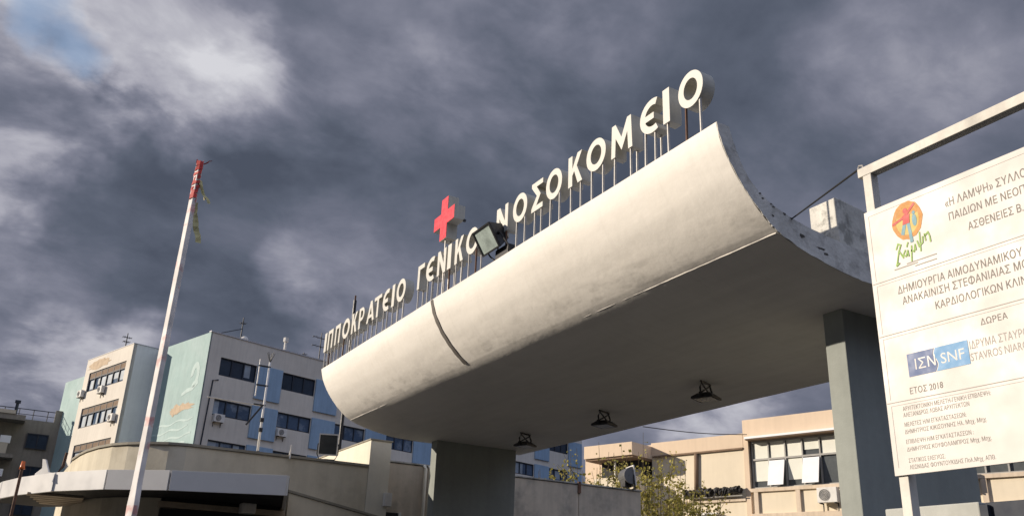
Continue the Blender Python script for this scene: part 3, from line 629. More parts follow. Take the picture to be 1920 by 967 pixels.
# charity emblem: sun disc with two little figures, brushed green word below
(ey, ez) = py(1701, 413); er = abs(py(1701, 376)[1] - ez)*0.98; ew = abs(py(1672, 417)[0] - ey)*0.98
E3 = lambda dx: (lambda u, v_: (BX - dx, ey - u*ew, ez + v_*er))
def disc(mb, a, b, cx=0, cy=0, dx=0.002, hole=None, n=28, wob=0.0):
    ol = [(cx + a*(1 + wob*math.sin(5*k + 1))*math.cos(2*PI*k/n), cy + b*(1 + wob*math.cos(3*k))*math.sin(2*PI*k/n)) for k in range(n)]
    hl = [[(cx + hole*a*math.cos(2*PI*k/n), cy + hole*b*math.sin(2*PI*k/n)) for k in range(n)]] if hole else []
    mb.prism(ol, E3(dx), (0.0002, 0, 0), hl, back=False, side=False)
def brush(mb, pts, w, dx):
    for (a, b) in zip(pts[:-1], pts[1:]):
        A, B = Vector(a), Vector(b); d = (B - A).normalized(); n = Vector((-d.y, d.x))*w/2; A = A - d*w*.3; B = B + d*w*.3
        mb.add([E3(dx)(*(A+n)), E3(dx)(*(A-n)), E3(dx)(*(B-n)), E3(dx)(*(B+n))], [(0, 1, 2, 3)]); dx += 0.0003
q = MB(); disc(q, 1, 1, dx=.0018, hole=.76, wob=.03)
q.prism(arc(0, 0, .74, .74, 20, 160, 14), E3(.0016), (.0002, 0, 0), back=False, side=False); q.build('emblem_ring', 'ink_orange', board, bb)
q = MB(); disc(q, .77, .77, dx=.0012, wob=.02); q.build('emblem_disc', 'ink_yellow', board, bb)
q = MB(); brush(q, [(-.95, .02), (-.3, .18), (.1, .40), (.55, .72)], .13, .003); q.prism([(-.32,-.18),(.14,-.18),(.2,.30),(-.22,.34)], E3(.0036), (.0002,0,0), back=False, side=False); disc(q, .15, .15, -.06, .52, .0034, n=14); q.build('emblem_figure', 'ink_red', board, bb)
q = MB(); brush(q, [(-.22, -.2), (-.38, -.62)], .22, .0026); brush(q, [(.05, -.2), (.1, -.7), (.12, -1.15)], .2, .0026); disc(q, .15, .32, .46, -.12, .0026, n=14); disc(q, .1, .1, .46, .28, .0026, n=12); q.build('emblem_figure', 'ink_teal', board, bb)
q = MB()
for st in ([(-.95,-1.30),(-.80,-1.05),(-.62,-1.15),(-.80,-1.45),(-.98,-1.98),(-1.05,-2.15),(-.85,-2.05)], [(-.78,-1.42),(-.55,-1.85)], [(-.38,-1.50),(-.55,-1.72),(-.36,-1.82),(-.22,-1.55),(-.20,-1.85)], [(-.25,-1.35),(-.15,-1.15)],
           [(.05,-1.38),(-.05,-2.15)], [(.02,-1.62),(.18,-1.72),(.28,-1.38),(.30,-1.66)], [(.45,-1.25),(.52,-1.55),(.78,-1.42),(.82,-1.12)], [(.66,-.85),(.60,-1.80)], [(.95,-1.02),(.98,-1.36)], [(.98,-1.12),(1.18,-.98),(1.26,-1.22),(1.27,-1.5)]):
    brush(q, st, .085, .003)
q.build('emblem_word', 'ink_green', board, bb)
q = MB()                                                  # three ruled lines of unreadable small print
for (a, b) in (((1700, 492), (1757, 478)), ((1716, 497), (1757, 486)), ((1677, 504), (1722, 494))):
    (y0, z0), (y1, z1) = py(*a), py(*b); strip(q, y0, (z0+z1)/2, y1, (z0+z1)/2, .008)
q.build('small_print', 'ink_soft', board, bb)
# guy wire and hanging cable
w1 = MB().tube([(BX + .05, BY1 + .035, 4.75), (6.95, 5.96, 5.72)], 0.008, 6).build('guy_wire', 'cable'); tag(w1, 'thin dark guy wire from the sign frame to the canopy edge', 'wire')
pts = []
for i in range(13):
    t = i/12; pts.append((BX + .03 + .05*t, 2.62 - 1.0*t, 2.50 - 0.42*math.sin(t*PI/2)**1.2))
w2 = MB().tube(pts, 0.008, 6).build('hanging_cable', 'cable'); tag(w2, 'black cable hanging from beneath the sign board', 'cable')
# low wall behind the board
lw = root('low_wall', (6.3, 3.5, 0), 'pale grey low wall behind the foot of the sign board', 'wall')
MB().box((6.2, 3.82, 0), (6.45, 4.62, 2.425)).build('wall_body', 'lowwall', lw, (6.3, 3.5, 0), bevel=.01)
gp = root('gate_panel', (6.3, 2.3, 0), 'dark navy metal gate panel beside the pale low wall', 'gate')
MB().box((6.24, 0.8, 0.05), (6.32, 3.80, 2.42)).build('sheet', 'navy', gp, (6.3, 2.3, 0), bevel=.006)
q = MB()
for k in range(4): q.box((6.20, .82 + k*.98, 0.05), (6.239, .88 + k*.98, 2.40))
q.build('stiffener', 'navy', gp, (6.3, 2.3, 0))

# ------------------------------------------------------------------ concrete wall beside the gate
bs = (12.3, 20.6, 0)
cw = root('concrete_wall', bs, 'weathered grey concrete wall running behind the shaded pillar', 'wall')
q = MB(); q.box((8.16, 20.5, 0), (14.14, 20.75, 4.83)); q.build('wall_panel', 'cwall', cw, bs, bevel=.012)
q = MB(); q.box((14.155, 20.5, 0), (16.38, 20.75, 4.84)); q.build('wall_panel', 'cwall', cw, bs, bevel=.012)
q = MB(); q.box((8.16, 20.47, 4.845), (16.40, 20.78, 4.885)); q.build('coping', 'stone', cw, bs, bevel=.006)
MB().box((14.10, 20.45, 4.6), (14.19, 20.497, 4.92)).build('joint_cover', 'rust', cw, bs)

# ------------------------------------------------------------------ gatehouse
bs = (5.0, 22.5, 0)
gh = root('gatehouse', bs, 'cream gatehouse with a rounded corner and a grey panel fascia', 'building')
plan = [(7.565, 20.0), (3.30, 20.0), (2.95, 20.12), (2.55, 20.42), (2.2, 20.82), (1.92, 21.27), (1.70, 21.94), (1.54, 22.75), (1.45, 23.5), (1.37, 24.7), (1.35, 27.5), (7.565, 27.5)]
MB().prism(plan, lambda u, v_: (u, v_, 0.0), (0, 0, 4.58)).build('wall', 'cream', gh, bs)
q = MB(); off = [(x - (0.035 if x < 3.3 else 0), y - 0.035) for x, y in plan[:10]]
for (a, b) in zip(range(9), range(1, 10)):
    p0, p1 = plan[a], plan[b]; o0, o1 = off[a], off[b]
    i0 = (p0[0] + (.2 if p0[0] < 3.3 else 0), p0[1] + .2); i1 = (p1[0] + (.2 if p1[0] < 3.3 else 0), p1[1] + .2)
    vs = [(*o0, 4.585), (*o1, 4.585), (*i1, 4.585), (*i0, 4.585), (*o0, 4.64), (*o1, 4.64), (*i1, 4.64), (*i0, 4.64)]
    q.add(vs, [(0,3,2,1),(4,5,6,7),(0,1,5,4),(2,3,7,6)])
q.build('parapet_cap', 'cap', gh, bs)
q = MB(); q.box((7.57, 19.98, 0), (8.12, 27.5, 5.24)); q.build('pier_wall', 'cream_white', gh, bs, bevel=.008)
MB().box((7.545, 19.955, 5.243), (8.145, 27.5, 5.275)).build('pier_cap', 'cap', gh, bs)
# fascia panels on plan polyline
fp = [(4.77, 16.93), (2.74, 17.98), (1.70, 18.89), (0.86, 20.25), (0.27, 21.85), (-0.06, 23.2), (-0.25, 24.8)]
fz0, fz1 = 3.40, 3.785
for i, (a, b) in enumerate(zip(fp[:-1], fp[1:])):
    A, B = Vector((*a, 0)), Vector((*b, 0)); d = (B - A).normalized(); n = Vector((d.y, -d.x, 0))
    if n.y > 0: n = -n
    A2, B2 = A + d*0.02, B - d*0.02
    vs = [(p + n*k + Vector((0, 0, z))) for z in (fz0, fz1) for p, k in ((A2, 0.0), (B2, 0.0), (B2, -0.06), (A2, -0.06))]
    MB().add(vs, [(0,1,2,3),(7,6,5,4),(0,4,5,1),(1,5,6,2),(2,6,7,3),(3,7,4,0)]).build('fascia_panel', 'fascia', gh, bs, bevel=.004)
# roof slab of the fascia canopy with return on its right end
slab = fp + [(1.0, 25.5), (1.3, 24.0), (1.7, 21.6), (2.5, 20.3), (3.3, 19.98), (5.62, 19.98)]
sl_in = [(x + 0.05, y + 0.07) for x, y in fp] + [(0.9, 25.2)] + [(1.33, 24.7), (1.42, 23.5), (1.50, 22.75), (1.66, 21.94), (1.88, 21.25), (2.17, 20.79), (2.52, 20.38), (2.94, 20.08), (3.30, 19.97), (5.6, 19.97)]
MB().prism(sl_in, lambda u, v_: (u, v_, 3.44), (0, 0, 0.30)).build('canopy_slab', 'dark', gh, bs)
A, B = Vector((4.80, 16.95, 0)), Vector((5.62, 19.96, 0)); d = (B - A).normalized(); n = Vector((d.y, -d.x, 0))
vs = [(p + n*k + Vector((0, 0, z))) for z in (fz0, fz1) for p, k in ((A, 0), (B, 0), (B, -.06), (A, -.06))]
MB().add(vs, [(0,1,2,3),(7,6,5,4),(0,4,5,1),(1,5,6,2),(2,6,7,3),(3,7,4,0)]).build('fascia_panel', 'fascia', gh, bs, bevel=.004)
# slatted soffit at the left
q = MB()
for k in range(5):
    u = k*0.34; q.box((0.45 + u*.25, 21.2 + u*1.5, 3.39), (1.55 + u*.1, 21.60 + u*1.5, 3.432))
q.build('soffit_slats', 'soffit', gh, bs)
# recessed front under the slab: dark glazing, head beam, lamp
MB().box((2.95, 19.85, 0.3), (5.5, 19.985, 3.22)).build('glazing', 'dark', gh, bs)
MB().box((2.95, 19.86, 3.37), (5.5, 19.985, 3.436)).build('head_shade_strip', 'dark', gh, bs)  # near-black strip put in for the shade above the beam
MB().box((2.9, 19.78, 3.235), (5.6, 19.985, 3.36)).build('head_beam', 'soffit', gh, bs, bevel=.01)
MB().box((4.55, 19.45, 3.22), (4.86, 19.75, 3.436)).build('wall_lamp', 'whitemetal', gh, bs, bevel=.02)
MB().box((1.62, 20.9, 2.3), (1.86, 21.1, 3.0)).build('column', 'stone', gh, bs, bevel=.01)
# sloping side parapet
q = MB(); pr = [(5.66, 0), (8.14, 0), (8.14, 3.33), (5.66, 3.78)]
q.prism(pr, lambda u, v_: (u, 19.86, v_), (0, 0.11, 0)); q.build('sloping_parapet', 'cream', gh, bs, bevel=.006)
q = MB(); q.prism([(5.63, 3.79), (8.16, 3.335), (8.16, 3.39), (5.63, 3.845)], lambda u, v_: (u, 19.83, v_), (0, 0.14, 0)); q.build('sloping_cap', 'cap', gh, bs)
# meter box, door recess and pipes at the right end
MB().box((8.00, 19.84, 3.68), (8.19, 19.975, 4.0)).build('meter_box', 'whitemetal', gh, bs, bevel=.01)
q = MB(); q.box((8.20, 20.42, 0), (8.62, 20.497, 3.60)); q.build('door', 'dark', gh, bs)
q = MB(); q.box((8.63, 20.40, 0), (8.70, 20.497, 3.62)); q.build('door_frame', 'whitemetal', gh, bs)
for x in (9.28, 9.42): MB().tube([(x, 20.40, 0), (x, 20.40, 4.75), (x, 20.47, 4.84)], 0.045, 10).build('downpipe', 'cream_white', gh, bs, smooth=True)
MB().tube([(5.62, 20.10, 4.60), (5.60, 19.93, 4.86), (5.58, 19.90, 4.55)], 0.022, 6).build('vent_pipe', 'whitemetal', gh, bs)
# stray fitting standing on the fascia
st = root('roof_bracket', (0.62, 21.0, 3.77), 'white tilted lamp bracket standing on the gatehouse fascia', 'bracket')
b2 = (0.62, 21.0, 3.77)
q = MB().prism([(0,0),(.62,.0),(.60,.10),(.34,.16),(.20,.60),(.12,.62),(.16,.30),(.02,.12)], lambda u, v_: (.50 + u*.75, 21.35 - u*.9, 3.76 + v_*.62), (.03, .03, 0)); q.build('bracket_arm', 'whitemetal', st, b2, bevel=.004)
MB().tube([(.86, 21.0, 3.74), (1.0, 21.05, 4.0), (1.02, 21.0, 4.3)], .03, 8).build('bracket_post', 'rust', st, b2)
# beacon on a thin post in front of the fascia
bc = root('beacon_post', (0.27, 20.9, 0), 'thin dark post topped by a small orange beacon', 'beacon')
MB().tube([(0.24, 20.6, 0), (0.24, 20.6, 3.82)], 0.03, 8).build('post', 'rust', bc, (0.27, 20.9, 0))
MB().tube([(0.24, 20.6, 3.82), (0.24, 20.6, 3.87), (0.24, 20.6, 3.98)], 0.06, 10, 0.035).build('lens', 'orange', bc, (0.27, 20.9, 0), smooth=True)
# antenna mast on the gatehouse roof
mb_ = (6.3, 26.0, 4.58)
ms = root('antenna_mast', mb_, 'pale slender antenna mast with dark clamps rising from the gatehouse roof', 'mast')
MB().tube([(6.3, 26, 4.58), (6.3, 26, 8.3)], 0.04, 8, 0.03).build('pole', 'whitemetal', ms, mb_, smooth=True)
MB().tube([(6.0, 26, 7.2), (6.0, 26, 8.35)], 0.02, 8).build('dipole_rod', 'whitemetal', ms, mb_)
q = MB()
for z in (6.95, 7.55, 8.15): q.box((5.98, 25.97, z - .02), (6.34, 26.03, z + .02))
for z in (5.5, 6.2, 6.5): q.box((6.25, 25.95, z - .06), (6.35, 26.05, z + .06))
q.build('clamp', 'black', ms, mb_)
MB().tube([(4.62, 26.0, 6.97), (6.3, 26.0, 6.93)], 0.022, 6).build('side_arm', 'post', ms, mb_)
q = MB()
for a in (0, 1, 2, 3, 4): q.tube([(6.30, 26, 8.28), (6.30 + .12*math.cos(a*1.257), 26 + .12*math.sin(a*1.257), 8.60)], 0.010, 5)
q.tube([(6.25, 26, 6.93), (5.85, 26, 6.3)], .03, 6); q.build('whip_antenna', 'black', ms, mb_)
pl = root('thin_mast', (7.55, 24.5, 0), 'thin dark mast rising behind the first letters of the canopy sign', 'mast')
hx = EYE + pix_dir(662, 600) * 30; 
MB().tube([(hx.x, hx.y, 4.5), (hx.x, hx.y, hx.z + .72)], 0.06, 8).build('pole', 'black', pl, (7.55, 24.5, 0)); MB().tube([(hx.x, hx.y, hx.z + .72), (hx.x, hx.y, hx.z + .9)], 0.03, 6).build('tip', 'rust', pl, (7.55, 24.5, 0))

# ------------------------------------------------------------------ raised barrier boom
b0, b1 = Vector((1.045, 8.75, 0.95)), Vector((1.125, 9.05, 6.03))
bbm = (1.03, 8.7, 0)
br = root('barrier', bbm, 'raised faded red and white barrier boom with torn tape at its tip', 'barrier')
d = (b1 - b0); n_ = 26; q = MB(); rr = random.Random(5)
sx_ = Vector((0.43, -0.90, 0)); sy_ = Vector((0.90, 0.43, 0))
vs = []; fs = []
for i in range(n_ + 1):
    t = i/n_; c = b0 + d*t; w = 0.053 - 0.016*t + rr.uniform(-.003, .003); dp = 0.026
    if t < 0.30: w += 0.018*max(0, 1 - abs(t - 0.265)/0.05)
    vs += [c + sx_*w*0.9 - sy_*dp, c + sx_*w + sy_*dp, c - sx_*w + sy_*dp, c - sx_*w*0.9 - sy_*dp]
for i in range(n_):
    for k in range(4): a, b = 4*i + k, 4*i + (k+1) % 4; fs.append((a, b, b+4, a+4))
fs += [(3,2,1,0), tuple(4*n_ + k for k in range(4))]
q.add(vs, fs); q.build('boom', 'pole', br, bbm, bevel=.006)
q = MB(); vs = []; fs = []                                # red tape wound round the tip
for i in range(61):
    t = 0.900 + 0.10*i/60; c = b0 + d*t; a = i*0.9; rad = 0.036 + rr.uniform(0, .012)
    o = (sx_*math.cos(a)*1.25 + sy_*0.8*math.sin(a))*rad; vs += [c + o, c + o + d*rr.uniform(.006, .013)]
for i in range(60): fs.append((2*i, 2*i+1, 2*i+3, 2*i+2))
q.add(vs, fs); q.build('wound_tape', 'tape_red', br, bbm)
def ribbon(p, n, w, drift, mat, name='tape_shred'):
    q = MB(); vs = []; c = Vector(p); aa = rr.uniform(0, 6)
    for i in range(n):
        dirw = sx_*math.cos(aa) + sy_*math.sin(aa); vs += [c - dirw*w/2, c + dirw*w/2]
        c = c + Vector((drift[0] + rr.uniform(-.012, .012), drift[1] + rr.uniform(-.012, .012), drift[2]*rr.uniform(.7, 1.2))); aa += rr.uniform(-.6, .6)
    q.add(vs, [(2*i, 2*i+1, 2*i+3, 2*i+2) for i in range(n-1)]); q.build(name, mat, br, bbm)
tp = lambda t: b0 + d*t + sx_*0.042 + sy_*.015
ribbon(tp(.955), 7, .05, (.012, -.006, -.042), 'tape_yellow'); ribbon(tp(.945), 9, .035, (.018, -.008, -.03), 'tape_yellow'); ribbon(tp(.90), 11, .06, (.008, 0, -.05), 'tape_yellow'); ribbon(tp(.895), 8, .03, (.003, .004, -.045), 'tape_yellow')
ribbon(tp(.995), 5, .02, (.02, -.01, .012), 'tape_red')
MB().box((0.80, 8.52, 0.0), (1.26, 8.92, 1.12)).build('cabinet', 'whitemetal', br, bbm, bevel=.03)
MB().tube([(1.02, 8.5, .98), (1.02, 8.95, .98)], .06, 10).build('hinge', 'black', br, bbm)

# ------------------------------------------------------------------ hospital block (turned frame)
def window(par, base, x0, x1, z0, z1, y, ax, glass='glass', nx=3, transom=None, frame='frame', fw=0.06, sill=None, dep=0.10, curtain=0.0):
    """window on a facade facing -y (ax='y') or -x (ax='x'); pane set back dep, frame bars in front"""
    P = (lambda u, k, z: (u, y + k, z)) if ax == 'y' else (lambda u, k, z: (y + k, u, z))
    g = MB().box(P(x0, dep, z0), P(x1, dep + .03, z1)).build('window', glass, par, base)
    q = MB()
    for i in range(nx + 1):
        u = x0 + (x1 - x0)*i/nx; q.box(P(max(x0, u - fw/2), dep*.45, z0), P(min(x1, u + fw/2), dep - .003, z1))
    for z in (z0, z1 - fw) + ((transom,) if transom else ()): 
        for i in range(nx):
            ua = x0 + (x1-x0)*i/nx + fw/2; ub = x0 + (x1-x0)*(i+1)/nx - fw/2
            q.box(P(ua, dep*.5, z), P(ub, dep - .003, z + fw))
    f = q.build('frame', frame, par, base)
    g_o = f; f.parent = g
    if curtain:  # pale sheets for curtains, also standing for reflections in the panes
        q = MB()
        for i in range(nx):
            if random.random() < curtain:
                ua = x0 + (x1-x0)*i/nx + fw*.6; ub = x0 + (x1-x0)*(i+1)/nx - fw*.6; zt = (transom or z1) - fw; zb = z0 + fw + (zt - z0)*random.choice((0, 0, .15, .4))
                if random.random() < .4: ub = ua + (ub - ua)*random.uniform(.35, .8)
                c_ = MB().box(P(ua, dep - .0025, zb), P(ub, dep - .0005, zt)).build('curtain', 'curtain', par, base); c_.parent = g
    if sill:
        s_ = MB().box(P(x0 - .05, -.05, z0 - .07), P(x1 + .05, dep*.4, z0 - .003)).build('sill', sill, par, base); s_.parent = g
    return g
HB = (45.0, 70.0, 0.0)
hs = root('hospital_block', HB, 'grey hospital block with blue panels and a faded teal mural', 'building', rz=GR)
Y1, XB, ROOF = 62.0, 30.80, 20.86
XE = 78.0
MB().box((XB + .12, Y1 + .35, 0), (XE, 91.28, ROOF - .02)).build('core', 'hosp', hs, HB)
rows = [(17.60, 19.05), (14.42, 15.70), (11.20, 12.52), (7.98, 9.3)]
cols = [31.95 + 5.75*k for k in range(8)]
q = MB(); zprev = ROOF
for z0, z1 in rows:
    q.box((XB + .004, Y1, z1), (XE, Y1 + .33, zprev)); xprev = XB + .004
    for c in cols:
        q.box((xprev, Y1, z0), (c, Y1 + .33, z1)); xprev = c + 3.25
    q.box((xprev, Y1, z0), (XE, Y1 + .33, z1)); zprev = z0
q.box((XB + .004, Y1, 0), (XE, Y1 + .33, zprev)); q.build('front_wall', 'hosp', hs, HB)
for ri, (z0, z1) in enumerate(rows):
    for ci, c in enumerate(cols):
        window(hs, HB, c, c + 3.25, z0, z1, Y1, 'y', 'glass' if ri == 0 else 'glass_blue', 3, z1 - .48 if ri == 9 else None, fw=.09, dep=.16, curtain=.22 if ri == 0 else .4)
        MB().box((c + 3.29, Y1 - .14, z0 - 1.25), (c + 5.66, Y1 - .003, z1 + .08)).build('blue_panel', 'bluepanel', hs, HB, bevel=.01)
q = MB(); q.box((XB - .03, Y1 - .06, ROOF), (XE, Y1 + .3, ROOF + .10)); q.build('roof_trim', 'metal_trim', hs, HB)
# mural wall facing the sun
MB().box((XB, Y1 - .0, 0), (XB + .115, 91.3, ROOF - .004)).build('mural_wall', 'mural', hs, HB)
def patch(pts, y0, z0, s, mat, name, x=XB - .012):
    MB().prism([(a*s, b*s) for a, b in pts], lambda u, v_: (x, y0 - u, z0 + v_), (.01, 0, 0)).build(name, mat, hs, HB)
rp = random.Random(11)
def ragged(w, h, n=26):
    return [((w/2)*math.cos(2*PI*i/n)*rp.uniform(.7, 1.1), (h/2)*math.sin(2*PI*i/n)*rp.uniform(.45, 1.15)) for i in range(n)]
patch(ragged(4.4, .8), 65.0, 15.1, 1, 'peel', 'bare_plaster_patch'); patch(ragged(1.6, .8), 65.9, 14.9, 1, 'peel', 'bare_plaster_patch', XB - .016)
patch(ragged(5.2, .9), 84.8, 18.9, 1, 'peel', 'bare_plaster_patch')
hook = arc(0, 0, .70, 1.05, 190, -120, 18) + arc(.0, .0, .26, .55, -100, 180, 14)
patch(hook, 63.55, 17.6, 1.0, 'palepaint', 'mural_wave'); patch([(-1.4,0),(-.6,.3),(.2,.35),(1.0,.75),(1.1,.5),(.3,.05),(-.6,-.05),(-1.4,-.25)], 63.9, 16.3, 1, 'palepaint', 'mural_wave')
for k in range(6):
    z = 13.9 - k*.62; y0 = 65.5 + (k % 2)*.7; ol = [(-3.2 + 6.0*i/14, .10*math.sin(i*.9 + k) + .02*i) for i in range(15)] + [(-3.2 + 6.0*i/14, -.13 + .10*math.sin(i*.9 + k + .4) + .02*i) for i in range(14, -1, -1)]
    patch(ol, y0, z, 1, 'palepaint', 'mural_wave')
# white stair box standing out from the mural wall
XA, YA, YBx = 28.5, 70.8, 80.1
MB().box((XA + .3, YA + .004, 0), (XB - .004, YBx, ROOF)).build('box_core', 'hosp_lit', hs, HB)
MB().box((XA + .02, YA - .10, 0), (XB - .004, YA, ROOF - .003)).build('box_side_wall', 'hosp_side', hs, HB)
brow = [(17.75, 19.52), (14.50, 16.28), (11.25, 13.05)]
q = MB(); zp = ROOF
for z0, z1 in brow:
    q.box((XA, YA - .10, z1), (XA + .297, YBx, zp)); q.box((XA, YA - .10, z0), (XA + .297, YA + .75, z1)); q.box((XA, YBx - 1.0, z0), (XA + .297, YBx, z1)); zp = z0
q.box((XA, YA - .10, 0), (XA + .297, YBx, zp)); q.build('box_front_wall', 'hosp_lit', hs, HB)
for z0, z1 in brow:
    window(hs, HB, YA + .75, YBx - 1.0, z0, z1, XA, 'x', 'glass_blue', 6, z1 - .62, fw=.10, dep=.18, curtain=.8)
    MB().box((XA + .10, YA + .80, z1 - .55), (XA + .165, YBx - 1.05, z1 - .05)).build('transom_panel', 'brown', hs, HB)
MB().box((XA - .03, YA - .13, ROOF + .003), (XB, YBx + .03, ROOF + .06)).build('box_trim', 'metal_trim', hs, HB)
q = MB().prism(ragged(5.0, .9), lambda u, v_: (XA - .014, 77.2 - u, 20.1 + v_), (.01, 0, 0)); q.build('bare_plaster_patch', 'peel', hs, HB)
MB().tube([(32.0, Y1 - .05, 17.2), (31.55, Y1 - .05, 17.1), (31.35, Y1 - .05, 11.0)], .05, 6).build('service_pipe', 'frame', hs, HB)
MB().box((41.6, Y1 - .2, 20.0), (42.0, Y1 - .004, 20.5)).build('ceiling_box', 'brown', hs, HB)

# air conditioners: one built, then copied
def make_ac():
    r = root('air_conditioner', (0, 0, 0), '', 'air conditioner')
    MB().box((-.43, -.36, 0), (.43, -.06, .62)).build('casing', 'whitemetal', r, bevel=.015)
    q = MB(); n = 20; q.add([(-.10 + .245*math.cos(2*PI*i/n), -.366, .31 + .245*math.sin(2*PI*i/n)) for i in range(n)], [tuple(range(n))])
    f = q.build('fan_grille', 'grille', r)
    q = MB()
    for rad in (.06, .12, .18, .24):
        for i in range(16):
            a, b = 2*PI*i/16, 2*PI*(i+1)/16; q.tube([(-.10 + rad*math.cos(a), -.372, .31 + rad*math.sin(a)), (-.10 + rad*math.cos(b), -.372, .31 + rad*math.sin(b))], .008, 4, cap=False)
    g = q.build('grille_rings', 'whitemetal', f)
    for s_ in (-.32, .32): MB().box((s_ - .02, -.38, -.05), (s_ + .02, -.003, -.004)).box((s_ - .02, -.04, -.35), (s_ + .02, -.003, -.05)).build('bracket', 'black', r)
    return r
ac0 = make_ac(); used = [False]
def ac(pos, face_rz, frame_rz, label, group, sc=1.0):
    if not used[0]: o = ac0; used[0] = True
    else:
        o = ac0.copy(); COL.objects.link(o)
        for ch in list(ac0.children):
            c = ch.copy(); COL.objects.link(c); c.parent = o
            for g2 in list(ch.children):
                d2 = g2.copy(); COL.objects.link(d2); d2.parent = c
    o.location = Matrix.Rotation(frame_rz, 3, 'Z') @ Vector(pos); o.rotation_euler.z = frame_rz + face_rz; o.scale = (sc,)*3
    o['label'] = label; o['group'] = group
HG = 'air conditioners on the grey hospital block'
ac((32.45, Y1, 13.9), 0, GR, 'air conditioner under a window nearest the mural corner', HG)
ac((38.15, Y1, 13.7), 0, GR, 'air conditioner between the two blue panels behind the mast', HG)
ac((43.75, Y1, 13.7), 0, GR, 'air conditioner behind the floodlight on the gatehouse parapet', HG)
ac((XA, 75.2, 17.15), -PI/2, GR, 'air conditioner centred below the top window of the white stair box', HG)
ac((XA, 79.6, 17.35), -PI/2, GR, 'air conditioner on the left edge of the white stair box', HG)
ac((XA, 71.8, 14.35), -PI/2, GR, 'air conditioner at the right end of the stair box second window', HG)
# roof aerials
def aerial(p, h, label, bars, rz=GR, dish=False, stay=False):
    p = Vector(p); r = root('roof_aerial', p, label, 'aerial', 'aerials on the hospital roof', rz=rz)
    MB().tube([p, p + Vector((0, 0, h))], .06, 6, .04).build('mast', 'frame', r, p)
    q = MB()
    for z, w in bars:
        q.tube([p + Vector((-w, 0, z)), p + Vector((w, 0, z))], .035, 5)
        for k in range(4): u = -w + 2*w*(k + .5)/4; q.tube([p + Vector((u, -.35, z)), p + Vector((u, .35, z))], .02, 4)
    q.build('aerial_rods', 'frame', r, p)
    if stay: MB().tube([p + Vector((0, 0, h*.55)), p + Vector((-2.6, 0, .05))], .035, 5).build('stay', 'frame', r, p)
    if dish: MB().tube([p + Vector((.25, -.2, .3)), p + Vector((.3, -.35, .45)), p + Vector((.32, -.4, .5))], .35, 10, .10).build('dish', 'whitemetal', r, p)
aerial((33.9, 63.0, ROOF), 2.2, 'tall roof aerial with a slanting stay near the mural corner', [(1.7, .25)], stay=True, dish=True)
aerial((40.2, 63.2, ROOF), .7, 'tiny roof aerial beside the first letters of the canopy sign', [(.5, .2)])
aerial((42.0, 63.5, ROOF), 3.0, 'roof aerial with long crossbars beside the canopy\'s far tip', [(1.7, .9), (2.5, .9)])
aerial((29.6, 75.2, ROOF), 2.0, 'bent roof aerial on top of the white stair box', [(1.6, .4), (1.2, .3)])
wp = root('vent_stack', (37.9, 62.6, ROOF), 'small white vent stack on the grey hospital roof edge', 'vent', rz=GR)
MB().tube([(37.9, 62.6, ROOF), (37.9, 62.6, ROOF + 1.0)], .12, 8).build('pipe', 'whitemetal', wp, (37.9, 62.6, ROOF)); MB().tube([(37.9, 62.6, ROOF + 1.0), (37.9, 62.6, ROOF + 1.35)], .22, 8).build('cowl', 'whitemetal', wp, (37.9, 62.6, ROOF))

# ------------------------------------------------------------------ apartment block far left
AB = (-3.0, 95.0, 0)
ap = root('apartment_block', AB, 'brown apartment block with balconies far behind the gatehouse', 'building')
MB().box((-14, 95.3, 0), (8, 110, 16.6)).build('core', 'apt', ap, AB)
q = MB()
fl = [(12.95, 15.3), (9.85, 12.2), (6.75, 9.1)]
for k, (z0, z1) in enumerate(fl):
    MB().box((0.9, 95.2, z0 + .9), (2.75, 95.29, z1)).build('window', 'glass', ap, AB)
    q = MB()
    for x in (.9, 1.8, 2.67): q.box((x, 95.1, z0 + .9), (x + .08, 95.195, z1))
    for z in (z0 + .9, z1 - .08): q.box((.98, 95.12, z), (2.67, 95.19, z + .08))
    q.build('window_frame', 'frame', ap, AB)
    MB().box((-14, 93.4, z0 - .35), (0.1, 95.29, z0)).build('balcony_slab', 'apt', ap, AB)
    MB().box((-14, 93.4, z0 + .003), (-.55, 93.55, z0 + 1.0)).build('balcony_front', 'apt_pale', ap, AB)
    MB().box((-3.6, 95.2, z0), (-2.0, 95.29, z1)).build('balcony_door', 'glass', ap, AB)
    MB().box((-1.3, 94.0, z0 + 1.05), (-.4, 94.3, z0 + 1.75)).build('laundry', 'sash', ap, AB, bevel=.05)
MB().box((-14, 93.0, 16.1), (.4, 95.29, 16.6)).build('roof_slab', 'apt', ap, AB); MB().box((-14, 92.9, 16.61), (-.5, 93.1, 16.95)).build('roof_parapet', 'apt_pale', ap, AB)
q = MB()
for k in range(14): x = -9 + k*1.25; q.tube([(x, 95.5, 16.6), (x, 95.5, 17.6)], .04, 4)
q.tube([(-9, 95.5, 17.6), (7.3, 95.5, 17.6)], .04, 4); q.tube([(-9, 95.5, 17.1), (7.3, 95.5, 17.1)], .03, 4); q.build('roof_railing', 'frame', ap, AB)
q = MB(); q.tube([(-.55, 95, 16.6), (-.55, 95, 18.0)], .16, 6); q.box((-.8, 94.8, 18.0), (-.3, 95.2, 18.25)); q.build('chimney', 'frame', ap, AB)
MB().box((2.9, 95.3, 16.6), (3.6, 96, 17.8)).build('chimney', 'apt', ap, AB)

